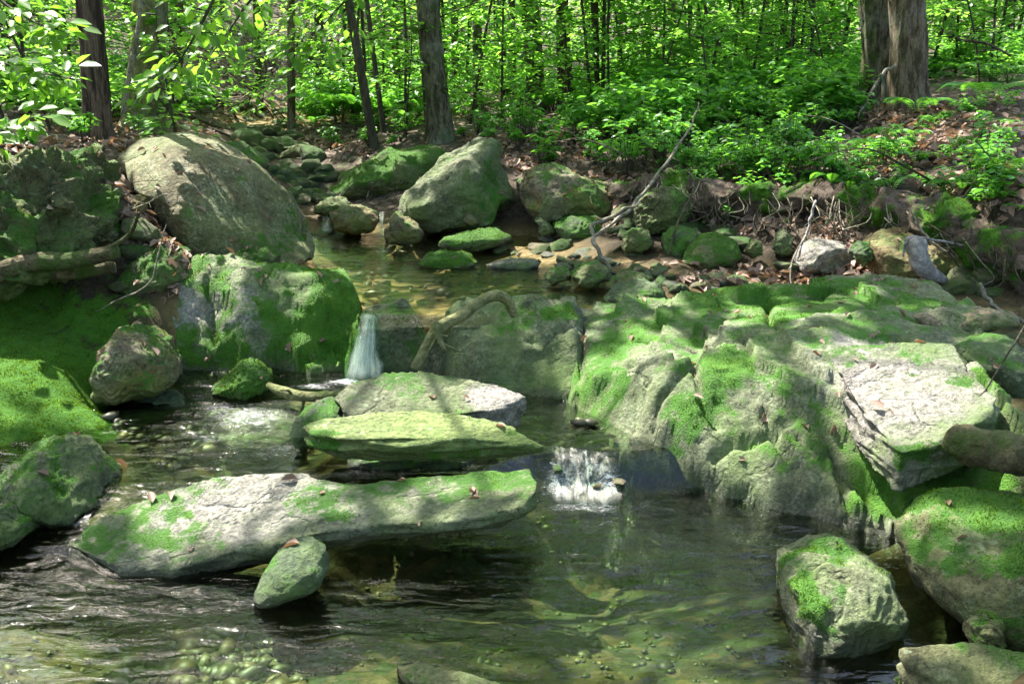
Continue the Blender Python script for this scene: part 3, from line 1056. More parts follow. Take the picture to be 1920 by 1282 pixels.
    for (px, py, z, r, v) in pale_pts:
        c = atz(px, py, z)
        k = np.exp(-((V[:, 0] - c[0]) ** 2 + (V[:, 1] - c[1]) ** 2 + (V[:, 2] - c[2]) ** 2) / r ** 2)
        at_['pale'] = np.maximum(at_['pale'], v * sstep(0.25, 0.6, k + 0.3 * nz))
    at_['moss'] = np.clip(at_['moss'], 0, 1) * (1 - at_['wet'])
    loc = np.array([*((lo + hi) / 2), 0.0])
    me = new_mesh(name, V - loc, F, True, at_)
    o = obj(name, me, mat, None, loc)
    tag(o, label, "rock")
    moss_tufts("moss", V, F, at_['moss'], o, h=h, seed=seed, maxn=maxn, loc=loc, density=26000)
    return o


sel = (V[:, 0] > -3) & (V[:, 0] < -.9) & (V[:, 1] > 2.6) & (V[:, 1] < 5.2)
GF = grid_faces(len(gx), len(gy))
GF = GF[sel[GF].all(1)]
bmoss = moss_tufts("bank_moss", V, [GF], moss_t, None, density=24000, h=.014, maxn=90000, seed=5)
tag(bmoss, "thick vivid green moss carpeting the slope at the left edge", "moss", kind="stuff")

# --- bedrock of the right side and of the little fall
bedrock("rock_ledge", "big mossy bedrock ledge on the right, cracked and stepped down to the pool", [
    (1080, 575, .43), (1200, 565, .46), (1350, 560, .48), (1500, 545, .51), (1600, 530, .53), (1700, 545, .53), (1800, 575, .54),
    (1150, 600, .42), (1250, 612, .43), (1400, 625, .46), (1110, 680, .3), (1090, 760, .12), (1180, 700, .33), (1220, 650, .40), (1240, 700, .37), (1260, 760, .29),
    (1180, 800, .18), (1170, 850, .06), (1300, 720, .36), (1420, 700, .40), (1540, 645, .48), (1540, 700, .44), (1440, 580, .48), (1440, 640, .45), (1520, 600, .53), (1620, 590, .55), (1700, 610, .53),
    (1200, 872, .05), (1340, 850, .13), (1340, 890, .06), (1430, 900, .09), (1430, 950, 0), (1300, 925, -.01), (1500, 850, .18), (1560, 920, .07), (1590, 985, 0), (1700, 1000, 0), (1700, 930, .12),
    (1650, 880, .2), (1640, 800, .32), (1540, 790, .30), (1440, 780, .27), (1340, 790, .24), (1780, 645, .5), (1865, 740, .42), (1850, 800, .36), (1700, 800, .34), (1600, 760, .38), (1700, 720, .43), (1800, 880, .26), (1900, 900, .24), (1900, 850, .3), (1800, 960, .1), (1950, 760, .38), (2050, 900, .3), (1900, 690, .42)],
    [(1085, 600, .42), (1085, 572, .43), (1200, 562, .46), (1400, 552, .48), (1600, 527, .53), (1750, 545, .53), (1850, 600, .52), (1800, 650, .5), (1880, 745, .42), (1980, 800, .35), (2080, 920, .28), (1900, 960, .2), (1780, 990, .05), (1700, 1005, 0),
     (1590, 990, 0), (1435, 955, 0), (1430, 940, .02), (1300, 928, 0), (1200, 890, .03), (1172, 855, .05), (1175, 810, .14), (1085, 765, .12)],
    M['ledge'], seed=4, amp=0.012, chunky=0.014, facets=4.5, rc=.3, rs=.08, beds=.045, h=.008,
    cracks=[[(1090, 590, .43), (1088, 700, .27), (1078, 765, .12)], [(1195, 868, .06), (1300, 895, .05), (1425, 930, .05), (1432, 965, 0)], [(1340, 860, .12), (1370, 820, .2), (1420, 800, .25), (1480, 790, .27)],
            [(1440, 560, .49), (1442, 620, .46), (1470, 650, .45), (1540, 640, .47)], [(1220, 760, .31), (1235, 715, .36), (1300, 700, .37)], [(1560, 900, .1), (1585, 985, 0)], [(1640, 930, .12), (1600, 860, .2), (1560, 800, .29)], [(1200, 620, .42), (1290, 640, .42), (1400, 660, .43)], [(1340, 790, .24), (1320, 740, .33), (1300, 700, .37)], [(1480, 860, .16), (1440, 820, .2), (1430, 780, .27)]],
    moss0=0.26, maxn=130000,
    moss_pts=[(1150, 640, .38, .15, 0.60), (1130, 720, .25, .15, 0.60), (1240, 790, .27, .12, 0.64), (1200, 590, .43, .2, 0.56), (1350, 580, .46, .28, 0.60), (1500, 555, .5, .22, 0.68), (1620, 545, .53, .22, 0.64), (1330, 650, .41, .18, 0.44),
              (1300, 790, .25, .17, 0.64), (1400, 830, .18, .12, 0.44), (1580, 830, .27, .14, 0.52), (1640, 880, .2, .17, 0.68), (1560, 890, .12, .12, 0.56), (1780, 870, .27, .18, 0.58), (1720, 900, .18, .13, 0.56), (1850, 840, .32, .1, 0.56), (1500, 700, .42, .14, 0.40),
              (1190, 640, .4, .06, 0.08), (1210, 720, .35, .07, 0.08), (1680, 700, .44, .24, 0.06), (1640, 780, .36, .12, 0.08), (1780, 690, .46, .1, 0.24), (1790, 740, .43, .08, 0.40), (1530, 600, .53, .11, 0.08), (1380, 900, .07, .14, 0.16), (1500, 940, .05, .14, 0.24), (1340, 870, .1, .12, 0.12)],
    pale_pts=[(1680, 700, .44, .3, 1.0), (1640, 780, .36, .14, .9), (1800, 720, .44, .14, .9), (1200, 660, .39, .07, .6), (1530, 590, .53, .1, .6)])  # pale spots at the right end also stand for the sun patch

bedrock("rock_block", "smooth grey bedrock face behind the stacked flat stones", [
    (690, 588, .395), (760, 584, .40), (840, 588, .405), (950, 592, .41), (1080, 592, .42), (720, 640, .30), (760, 650, .27), (800, 690, .14), (700, 695, .12),
    (850, 612, .39), (1000, 608, .40), (1075, 606, .41), (830, 690, .18), (980, 742, .12), (1075, 768, .10), (900, 650, .31), (1000, 660, .30), (1070, 680, .28), (850, 650, .29), (930, 710, .19), (1040, 730, .19)],
    [(672, 594, .40), (690, 584, .41), (850, 584, .41), (1000, 585, .41), (1072, 584, .42), (1074, 765, .1), (1000, 755, .1), (900, 735, .1), (820, 705, .1), (760, 690, .1), (690, 700, .08)],
    M['ledge'], seed=9, amp=0.01, chunky=0.006, facets=5, moss0=-0.08, maxn=20000,
    cracks=[[(990, 640, .33), (1020, 650, .31), (1040, 628, .36)], [(985, 735, .15), (1070, 728, .18)]],
    moss_pts=[(770, 610, .36, .16, .55), (1050, 590, .42, .08, .7), (960, 590, .42, .08, .4)], wet_z=0.12, wet_h=0.05, wet_pts=[(760, 620, .35, .17, .8), (720, 660, .25, .15, .9), (800, 660, .24, .12, .6)])

bedrock("mossy_rock", "low wide mossy rock sloping to the waterfall, left end pale and stepped", [
    (580, 502, .55), (630, 520, .50), (663, 560, .45), (600, 560, .46), (520, 503, .57), (520, 560, .45), (480, 600, .36), (540, 620, .33), (600, 630, .31), (650, 620, .35), (668, 600, .38), (530, 692, .12), (590, 704, .1), (645, 697, .1), (485, 655, .22), (560, 660, .22), (630, 660, .24),
    (365, 484, .61), (430, 480, .61), (470, 500, .57), (300, 535, .50), (345, 520, .52), (400, 560, .44), (280, 590, .37), (350, 600, .35), (440, 600, .36), (330, 650, .24), (430, 660, .2), (300, 645, .24), (350, 700, .1), (440, 702, .1), (400, 630, .28)],
    [(275, 560, .44), (345, 515, .53), (362, 482, .61), (435, 476, .62), (480, 497, .58), (580, 499, .56), (635, 518, .5), (672, 570, .43), (672, 610, .38), (652, 700, .1), (585, 708, .1), (520, 695, .1), (440, 705, .1), (350, 705, .1), (290, 660, .2)],
    M['ledge'], seed=23, amp=.015, chunky=.03, facets=9, drop=4.0, moss0=.3, h=.012, maxn=60000,
    moss_pts=[(600, 540, .5, .28, .95), (620, 620, .34, .22, .95), (540, 640, .28, .2, .9), (540, 540, .5, .14, .4), (400, 520, .54, .12, .7), (330, 590, .38, .1, .5), (420, 640, .26, .14, .75), (380, 690, .13, .14, .7), (330, 650, .24, .14, .65), (310, 560, .44, .08, .3), (370, 580, .4, .09, .3), (450, 580, .4, .09, .35)],
    pale_pts=[(330, 570, .43, .16, 1.0), (430, 580, .4, .18, .8), (300, 620, .3, .1, .8)], wet_z=.1,
    cracks=[[(290, 625, .3), (350, 650, .24), (440, 690, .13)], [(390, 540, .48), (400, 600, .36)]])
slab("rock_slab", "pale flat slab in full sun on the right end of the mossy ledge, yellow moss spots", "rock",  # pale rock; its tone and left edge also follow the sun patch
     [(1536, 642, .505), (1600, 646, .51), (1700, 648, .515), (1786, 645, .52), (1815, 690, .495), (1870, 742, .455), (1862, 775, .425), (1800, 805, .39), (1740, 832, .355), (1690, 846, .335), (1640, 800, .36), (1605, 755, .41), (1570, 690, .465)],
     .15, M['pale_rock'], voxel=0.008, seed=71, moss=.1, moss_up=.1, strata=.012, top_amp=.012, fine=.005, h=.008,
     patches=[(atz(1700, 700, .48), (.12, .1, .1), -.1), (atz(1640, 680, .48), (.1, .1, .1), -.1), (atz(1800, 720, .46), (.06, .05, .1), .6), (atz(1720, 690, .49), (.05, .03, .1), .55), (atz(1800, 670, .5), (.05, .03, .1), .45), (atz(1700, 830, .36), (.14, .06, .1), .6), (atz(1590, 690, .46), (.03, .03, .1), .5)],
     pale_pts=[(atz(1680, 720, .47), (.3, .25, .2), .8)])

# --- flat stones of the middle
slab("flat_stone", "long low flat stone, pale with moss spots, nearest the camera", "rock",
     [(120, 1018, .06), (180, 968, .095), (260, 938, .12), (340, 906, .15), (400, 894, .17), (480, 886, .18), (570, 884, .185), (602, 892, .185), (630, 898, .182), (660, 902, .182), (705, 901, .184), (765, 895, .19), (850, 888, .196), (920, 879, .205), (990, 880, .21), (1010, 902, .21),
      (1000, 926, .20), (972, 950, .185), (900, 968, .17), (800, 978, .15), (700, 984, .135), (620, 994, .125), (540, 1010, .105), (450, 1030, .075), (390, 1050, .045), (325, 1070, .03), (220, 1064, .03)],
     [.13] * 14 + [.085, .09, .1, .10, .085, .08, .08, .085, .09, .09, .09, .1, .13], M['granite'], voxel=0.008, seed=3, moss=0.12, moss_up=0.26, pale=0.12, strata=0.010, top_amp=0.008, h=0.007, lip=.04, under=.045, side_in=0.08,
     wet_z=-0.005, wet_h=0.05,
     patches=[(atz(332, 945, .13), (.055, .045, .1), .6), (atz(298, 975, .1), (.035, .04, .1), .55), (atz(355, 1005, .07), (.06, .04, .1), .62), (atz(560, 925, .17), (.09, .07, .1), .58), (atz(645, 965, .15), (.09, .05, .1), .62), (atz(900, 890, .2), (.15, .04, .1), .75), (atz(890, 935, .18), (.05, .05, .1), .5), (atz(230, 955, .1), (.1, .03, .1), .55), (atz(450, 950, .14), (.13, .1, .1), .0), (atz(760, 960, .16), (.2, .1, .1), .2)],
     pale_pts=[(atz(450, 940, .14), (.4, .2, .2), .75)])
slab("flat_stone", "green slate-like flat stone in the middle of the stack, broad front edge", "rock",
     [(566, 800, .285), (600, 784, .305), (700, 771, .32), (790, 767, .325), (870, 775, .325), (940, 793, .305), (1024, 838, .225), (965, 832, .255), (850, 822, .285), (720, 822, .29), (640, 819, .29), (588, 812, .285)],
     [.08, .08, .1, .1, .1, .08, .03, .075, .105, .11, .105, .09], M['schist'], voxel=0.008, seed=7, moss=0.14, moss_up=0.15, strata=0.024, top_amp=0.008, h=0.007, side_in=0.03, lip=.06, under=.05,
     patches=[(atz(960, 825, .25), (.12, .05, .1), .7), (atz(600, 835, .25), (.1, .08, .1), .75), (atz(850, 850, .22), (.25, .06, .05), .5)])
slab("flat_stone", "topmost flat stone of the stack, pale bare corner under the grey rock face", "rock",
     [(628, 738, .31), (650, 716, .335), (720, 700, .345), (800, 695, .345), (880, 706, .335), (940, 722, .32), (988, 744, .29), (965, 757, .28), (920, 767, .275), (850, 775, .27), (760, 778, .27), (680, 778, .27), (640, 772, .28)],
     .11, M['granite'], voxel=0.008, seed=12, moss=0.2, moss_up=0.2, strata=0.014, top_amp=0.01, h=0.008, side_in=0.05,
     patches=[(atz(930, 745, .3), (.16, .12, .1), 0.0)], pale_pts=[(atz(935, 742, .3), (.16, .12, .15), 1.0)])
slab("flat_stone", "flat green stone in the lower right corner beside the water", "rock",
     [(1688, 1213, .08), (1740, 1207, .09), (1820, 1212, .09), (1920, 1225, .09), (2060, 1255, .08), (2060, 1350, .05), (1850, 1310, .05), (1760, 1275, .06), (1705, 1240, .07)],
     .1, M['olive_rock'], voxel=0.008, seed=15, moss=0.3, moss_up=0.2, wet_z=0.0)
slab("flat_stone", "narrow flat stone breaking the pool surface at the bottom edge", "rock",
     [(742, 1246, .015), (800, 1246, .02), (870, 1262, .02), (940, 1290, .02), (930, 1340, .01), (800, 1300, .01), (760, 1270, .01)],
     .12, M['olive_rock'], voxel=0.008, seed=16, moss=0.1, moss_up=0.2, wet_z=-0.02, wet_h=0.03)
slab("flat_stone", "thin wet shelf of rock under the left riffle", "rock",
     [(395, 800, .085), (420, 770, .10), (480, 752, .108), (545, 752, .11), (575, 770, .11), (560, 815, .09), (500, 840, .08), (430, 835, .08)],
     .1, M['pale_rock'], voxel=0.01, seed=17, moss=-0.3, moss_up=0.2, wet_z=0.06, wet_h=0.05)
slab("flat_stone", "drowned teal flat stone beside the round left boulder", "rock",
     [(200, 745, .11), (260, 728, .13), (330, 730, .13), (348, 760, .12), (300, 785, .1), (230, 790, .1)],
     .1, M['wet_shade_rock'], voxel=0.01, seed=18, moss=0.0, moss_up=0.1, wet_z=0.08, wet_h=0.06)

# --- boulders: outline in the photograph, then depth, thickness, material
B = boulder
B("boulder", "huge smooth olive boulder at the left end of the upper pool", "boulder",
  [(228, 285), (280, 262), (340, 258), (400, 272), (440, 300), (480, 330), (520, 365), (550, 400), (575, 440), (590, 472), (586, 502), (540, 505), (470, 495), (415, 482), (365, 440), (310, 380), (255, 330)], 5.75, .55, M['olive_brown'], lean=.45, p=2.6, amp=.022, fine=.007, fac=22, fack=.6, seed=21, moss=-.02, moss_up=.3, wet_z=.42, wet_h=.08, h=.015, patches=[(at(545, 450, 5.6), (.12, .4, .2), .55)])
B("boulder", "dark mossy rock mass on the left bank above the fallen log", "boulder",
  [(-150, 310), (0, 296), (100, 288), (150, 315), (180, 360), (205, 410), (216, 470), (214, 510), (100, 528), (-150, 540)], 4.95, .5, M['earth_rock'], lean=.3, p=3.2, amp=.08, fine=.06, chisel=2, seed=22, moss=.3, moss_up=.3, strata=.03, maxn=50000, fac=45, fack=.8)
B("boulder", "round brown-green boulder at the foot of the mossy left bank", "boulder",
  [(182, 690), (195, 650), (230, 622), (270, 625), (310, 645), (330, 675), (334, 715), (310, 732), (240, 742), (190, 738)], 4.2, .2, M['rust_rock'], lean=.2, p=2.6, seed=25, amp=.02, fac=24, fack=.6, moss=.25, moss_up=.5, wet_z=.12)
B("boulder", "small pointed mossy stone at the edge of the left riffle", "boulder",
  [(398, 730), (425, 700), (455, 677), (480, 685), (508, 705), (505, 725), (470, 738), (420, 738)], 4.3, .15, M['granite'], lean=.3, seed=26, amp=.05, moss=.75, moss_up=.3, wet_z=.1)
B("boulder", "humped pale green boulder standing in the water at far left", "boulder",
  [(-35, 905), (0, 888), (20, 860), (60, 832), (100, 824), (140, 840), (180, 875), (215, 910), (226, 935), (200, 957), (120, 970), (40, 960), (-30, 940)], 3.2, .25, M['granite'], lean=.2, seed=27, amp=.02, fac=24, fack=.5, shrink=.87, moss=.28, moss_up=.5, wet_z=.08)
B("boulder", "low boulder cut by the left edge of the picture", "boulder",
  [(-60, 935), (0, 922), (40, 930), (78, 958), (82, 985), (40, 1002), (-60, 1002)], 3.0, .18, M['granite'], lean=.2, seed=28, amp=.03, moss=.2, moss_up=.4, wet_z=.05)
B("boulder", "smooth olive boulder alone in the near pool, painted dark for shade", "boulder",
  [(474, 1108), (486, 1078), (508, 1045), (540, 1026), (582, 1022), (612, 1036), (622, 1062), (608, 1088), (570, 1102), (530, 1116), (488, 1122)], 2.68, .12, M['wet_shade_rock'], lean=.35, p=2.3, seed=29, amp=.015, fine=.004, moss=.2, moss_up=.25, wet_z=.02, tufts=False, shrink=.92)
B("boulder", "angular boulder with a dark moss patch at lower right", "boulder",
  [(1455, 1115), (1455, 1080), (1482, 1062), (1540, 1044), (1600, 1038), (1640, 1048), (1668, 1066), (1690, 1092), (1700, 1115), (1672, 1155), (1640, 1185), (1580, 1212), (1510, 1212), (1460, 1180)], 2.55, .2, M['granite'], lean=.25, p=2.9, seed=30, amp=.02, fine=.008, chisel=0, fac=26, fack=.7, shrink=.87, moss=.06, moss_up=.6, wet_z=.035, wet_h=.06,
  patches=[(at(1512, 1115, 2.38), (.07, .2, .11), 1.0), (at(1560, 1025, 2.5), (.2, .2, .03), .9), (at(1560, 1190, 2.4), (.13, .2, .05), .8), (at(1600, 1070, 2.38), (.09, .15, .07), .1)], h=.014)
B("boulder", "large mossy boulder at the right edge of the near pool", "boulder",
  [(1674, 1030), (1690, 1015), (1740, 990), (1800, 972), (1870, 960), (1960, 952), (2080, 975), (2110, 1080), (2020, 1160), (1900, 1172), (1800, 1160), (1740, 1122), (1700, 1080)], 2.65, .32, M['olive_rock'], lean=.25, p=2.5, seed=31, amp=.02, fine=.008, fac=26, fack=.55, shrink=.89, moss=.42, moss_up=.55, wet_z=.0, h=.013, maxn=45000, patches=[(at(1770, 1040, 2.35), (.1, .2, .08), .1), (at(1860, 1130, 2.35), (.2, .2, .05), .1)])
B("stone", "fist-sized stone wedged under the right mossy boulder", "stone",
  [(1813, 1195), (1825, 1165), (1855, 1148), (1878, 1168), (1882, 1202), (1850, 1216), (1820, 1212)], 2.36, .05, M['olive_rock'], seed=32, sub=5, amp=.03, moss=.15, tufts=False)
B("boulder", "dark green mossy boulder at the foot of the centre trees", "boulder",
  [(610, 350), (640, 325), (690, 300), (750, 280), (810, 272), (840, 290), (835, 335), (790, 360), (720, 370), (640, 368)], 7.9, .4, M['olive_rock'], lean=.3, seed=33, amp=.02, fac=24, fack=.7, moss=.5, moss_up=.4, h=.02, density=9000)
B("boulder", "tall pointed grey boulder behind the upper pool", "boulder",
  [(747, 392), (765, 360), (810, 320), (850, 290), (880, 268), (905, 259), (925, 273), (945, 320), (962, 355), (957, 388), (920, 405), (880, 424), (820, 428), (770, 412)], 6.95, .35, M['granite'], lean=.3, p=2.8, seed=34, amp=.02, fine=.012, fac=24, fack=.85, moss=.05, moss_up=.2, pale=.0, h=.018, density=9000, patches=[(at(800, 335, 6.9), (.09, .4, .2), 0.0), (at(930, 350, 6.8), (.12, .4, .2), .6)])
B("boulder", "blocky rust-stained boulder right of the pointed one", "boulder",
  [(980, 345), (1000, 326), (1040, 320), (1100, 332), (1140, 350), (1149, 380), (1140, 403), (1060, 405), (1000, 414), (984, 395)], 6.85, .3, M['rust_rock'], lean=.25, p=3.2, seed=35, amp=.02, fac=20, fack=.85, moss=.15, moss_up=.5, h=.018, density=9000)
B("boulder", "green mossy block under the rust-stained boulder", "boulder",
  [(1035, 420), (1070, 400), (1125, 402), (1132, 430), (1112, 450), (1050, 450)], 6.55, .2, M['wet_shade_rock'], seed=36, sub=5, p=3, moss=.5, tufts=True, density=9000)
B("stone", "tilted flat stone leaning below the rust-stained boulder", "stone",
  [(1000, 410), (1015, 404), (1044, 435), (1032, 445), (1010, 437)], 6.5, .06, M['granite'], seed=37, sub=5, moss=.1, tufts=False)
B("boulder", "rounded rust-bottomed stone between two trickles", "boulder",
  [(617, 402), (640, 385), (670, 383), (700, 395), (714, 412), (702, 432), (660, 440), (628, 428)], 6.8, .16, M['rust_rock'], seed=38, sub=5, amp=.02, moss=.1, moss_up=.4, tufts=False)
B("boulder", "round stone half hidden behind the rust-bottomed one", "boulder",
  [(588, 388), (610, 372), (640, 369), (662, 382), (640, 400), (610, 404), (592, 400)], 7.05, .12, M['olive_rock'], seed=39, sub=5, moss=.1, tufts=False)
B("boulder", "wedge-shaped mossy stone right of the thin trickle", "boulder",
  [(719, 445), (727, 410), (740, 397), (780, 420), (796, 440), (792, 455), (750, 458), (722, 456)], 6.55, .12, M['rust_rock'], seed=40, sub=5, p=3.4, chisel=2, moss=.25, moss_up=.3, tufts=True, density=9000, wet_z=.44)
B("boulder", "dark round stone in the stream bed upstream", "boulder",
  [(496, 332), (505, 312), (530, 306), (554, 318), (552, 337), (520, 343)], 9.0, .15, M['wet_shade_rock'], seed=41, sub=5, moss=.4, tufts=False)
B("boulder", "mossy boulder rising behind the huge olive boulder", "boulder",
  [(405, 280), (420, 266), (450, 264), (480, 287), (505, 305), (490, 325), (450, 310)], 7.6, .25, M['olive_rock'], seed=42, sub=5, moss=.3, tufts=False)
B("stone", "moss cushion stone at the water edge in mid pool", "stone",
  [(782, 494), (800, 476), (840, 470), (880, 475), (902, 490), (880, 503), (800, 505)], 5.85, .12, M['granite'], seed=43, sub=5, moss=.7, density=14000, h=.014, wet_z=.4)
B("stone", "low bright moss cushion in front of the pointed boulder", "stone",
  [(812, 458), (850, 440), (890, 432), (930, 430), (965, 442), (930, 463), (850, 468)], 6.35, .16, M['granite'], seed=44, sub=5, moss=.55, density=12000, h=.014)
B("stone", "long grey flat stone lying on the sunny gravel bar", "stone",
  [(906, 496), (930, 488), (1000, 485), (1018, 492), (1000, 504), (930, 506)], 5.8, .08, M['pale_rock'], seed=45, sub=5, moss=-.3, p=3, tufts=False, wet_z=.42, wet_h=.03)
B("boulder", "green egg-shaped mossy stone at the foot of the right bank", "boulder",
  [(1276, 492), (1290, 463), (1320, 442), (1350, 437), (1380, 450), (1393, 480), (1372, 498), (1310, 506)], 5.6, .16, M['olive_rock'], seed=46, amp=.015, fine=.006, moss=.48, moss_up=.4, density=14000)
B("boulder", "dark mossy stone behind the egg-shaped one", "boulder",
  [(1240, 475), (1243, 440), (1270, 424), (1312, 430), (1325, 450), (1290, 475), (1260, 490)], 5.85, .15, M['wet_shade_rock'], seed=47, sub=5, moss=.35, tufts=False)
B("boulder", "square dark boulder under the undercut bank", "boulder",
  [(1186, 392), (1200, 364), (1240, 352), (1292, 355), (1302, 385), (1282, 422), (1230, 436), (1188, 428)], 6.2, .2, M['earth_rock'], seed=48, p=3, chisel=2, moss=.2, moss_up=.5, tufts=True, density=8000)
B("stone", "lumpy dark stone at the base of the square boulder", "stone",
  [(1163, 445), (1185, 428), (1217, 432), (1227, 455), (1200, 474), (1168, 470)], 5.9, .12, M['earth_rock'], seed=49, sub=5, moss=.2, tufts=False)
B("stone", "upright oval pale stone set in the dark bank", "stone",
  [(1447, 457), (1455, 438), (1470, 431), (1486, 445), (1484, 470), (1465, 480), (1449, 473)], 5.6, .08, M['granite'], seed=50, sub=5, moss=.1, tufts=False)
B("stone", "small mossy oval stone next to the egg-shaped boulder", "stone",
  [(1394, 472), (1405, 450), (1425, 452), (1430, 477), (1410, 488)], 5.55, .07, M['olive_rock'], seed=51, sub=5, moss=.3, tufts=False)
B("boulder", "white sunlit rock at the bank foot among red leaves", "boulder",
  [(1488, 485), (1505, 458), (1540, 448), (1580, 452), (1602, 475), (1592, 505), (1530, 512), (1493, 505)], 5.4, .16, M['pale_rock'], seed=52, sub=5, chisel=2, moss=-.3, pale=.9, tufts=False)
B("boulder", "broad rusty brown boulder tucked under the right bank roots", "boulder",
  [(1614, 485), (1630, 455), (1680, 440), (1740, 440), (1800, 455), (1818, 490), (1792, 530), (1700, 542), (1640, 532)], 5.15, .25, M['brown_rock'], seed=53, amp=.02, fac=20, fack=.6, moss=.05, moss_up=.45, tufts=True, density=8000)
B("stone", "small green stone left of the rusty brown boulder", "stone",
  [(1596, 473), (1610, 455), (1630, 455), (1638, 485), (1612, 500)], 5.1, .08, M['wet_shade_rock'], seed=54, sub=5, moss=.3, tufts=False)
B("stone", "tan leaf-shaped stone leaning on the ledge under the roots", "stone",
  [(1710, 592), (1740, 585), (1765, 603), (1770, 628), (1740, 614)], 4.0, .035, M['tan_rock'], seed=55, sub=5, moss=-.5, tufts=False)
B("stone", "small orange-brown stone on the ledge edge", "stone",
  [(1714, 636), (1725, 618), (1755, 622), (1767, 642), (1720, 648)], 3.95, .04, M['brown_rock'], seed=56, sub=5, moss=-.5, tufts=False)
B("stone", "wide flat grey-brown stone under the hanging roots", "stone",
  [(1768, 606), (1800, 582), (1850, 578), (1910, 590), (1910, 608), (1840, 616), (1780, 618)], 4.05, .1, M['tan_rock'], seed=57, sub=5, moss=-.2, tufts=False)
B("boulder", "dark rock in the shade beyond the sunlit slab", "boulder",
  [(1790, 660), (1830, 635), (1900, 640), (2000, 700), (2000, 800), (1900, 800), (1850, 740)], 3.75, .25, M['wet_shade_rock'], seed=58, sub=5, moss=.1, tufts=False)
B("boulder", "smooth teal-grey rock at the end of the upper pool", "boulder",
  [(1130, 560), (1150, 538), (1190, 526), (1235, 530), (1255, 550), (1250, 572), (1140, 575)], 4.95, .14, M['wet_shade_rock'], seed=59, sub=5, moss=-.1, tufts=False)
B("boulder", "humped grey-green rock at the water edge below the dead branch", "boulder",
  [(1070, 515), (1090, 495), (1120, 488), (1145, 505), (1148, 525), (1110, 538), (1078, 532)], 5.25, .12, M['olive_rock'], seed=60, sub=5, moss=.1, tufts=False)
B("boulder", "low dark rock right of the humped grey-green rock", "boulder",
  [(1135, 535), (1150, 518), (1190, 512), (1215, 520), (1195, 535), (1150, 548)], 5.1, .1, M['earth_rock'], seed=61, sub=5, moss=.2, tufts=False)
B("stone", "round mossy stone at the left end of the shore rocks", "stone",
  [(1020, 520), (1030, 505), (1055, 500), (1075, 512), (1070, 528), (1035, 532)], 5.3, .08, M['olive_rock'], seed=62, sub=5, moss=.35, tufts=False)
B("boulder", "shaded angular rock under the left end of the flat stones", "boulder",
  [(545, 800), (565, 770), (600, 755), (640, 765), (650, 800), (620, 835), (570, 832)], 3.62, .15, M['wet_shade_rock'], seed=63, sub=5, chisel=2, moss=.2, tufts=False, wet_z=.1)
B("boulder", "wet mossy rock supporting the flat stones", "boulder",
  [(640, 860), (700, 845), (800, 842), (880, 850), (890, 872), (800, 885), (680, 885)], 3.45, .1, M['wet_shade_rock'], seed=64, sub=5, moss=.05, tufts=False, wet_z=.1)
B("boulder", "mossy rock behind the pale terraced rock", "boulder",
  [(230, 520), (260, 480), (310, 455), (350, 470), (360, 520), (310, 560), (250, 560)], 5.0, .25, M['earth_rock'], seed=65, sub=5, moss=.45, tufts=True, density=9000)
B("stone", "round brown stone caught in the leaf gully on the left", "stone",
  [(235, 385), (250, 365), (272, 372), (278, 395), (260, 412), (238, 405)], 5.2, .08, M['brown_rock'], seed=66, sub=5, moss=.1, tufts=False)
B("stone", "small round stone at the foot of the pointed boulder", "stone",
  [(868, 415), (872, 403), (885, 400), (898, 408), (896, 420), (880, 424)], 6.6, .05, M['rust_rock'], seed=67, sub=4, moss=-.2, tufts=False)
B("boulder", "flat mossy rock in the shade under the huge olive boulder", "boulder",
  [(430, 480), (450, 465), (500, 462), (530, 478), (520, 498), (450, 505)], 5.15, .12, M['earth_rock'], seed=68, sub=5, moss=.45, tufts=True, density=9000)

def water_level0(yv):
    return np.interp(yv, [3.30, 3.40, 3.48, 3.56], [0, .02, .09, Z_MID])


# --- loose stones (copies of six shapes)
def loose_mesh(name, mat, seed, flat, sub=4, moss=0.1):
    v, f = ico(sub)
    v = v * np.array([1, .75, flat])
    rng = np.random.default_rng(seed)
    for _ in range(5):
        d = norm(rng.normal(size=3))
        s = v @ d
        lim = s.max() * (.6 + .3 * rng.random())
        v = v - (np.clip(s - lim, 0, None) * .85)[:, None] * d
    N = vnormals(v, [f])
    v = v + N * (0.12 * fbm(v + seed, 1.2, 4, seed) + 0.05 * fbm(v + seed, 4, 3, seed))[:, None]
    N = vnormals(v, [f])
    at_ = rock_attrs(v, N, moss, .25, 1.2, 0, None, seed=seed)
    me = new_mesh(name, v, [f], True, at_)
    me.materials.append(mat)
    return me


LOOSE = [loose_mesh("loose_stone", M[k], i * 5 + 1, fl, 4, mo) for i, (k, fl, mo) in enumerate(
    [('granite', .35, .0), ('pale_rock', .3, -.5), ('olive_rock', .5, .15), ('wet_shade_rock', .4, .2), ('tan_rock', .3, -.3), ('granite', .55, .2), ('rust_rock', .45, -.2)])]


def put_stone(me, x, y, z, s, label, group, rng, name="loose_stone", cat="stone", tilt=.25):
    o = bpy.data.objects.new(name, me)
    COL.objects.link(o)
    o.location = (x, y, z)
    o.scale = (s * rng.uniform(.8, 1.3), s * rng.uniform(.8, 1.2), s * rng.uniform(.8, 1.2))
    o.rotation_euler = (rng.normal() * tilt, rng.normal() * tilt, rng.uniform(0, 6.28))
    tag(o, label, cat, group)
    return o


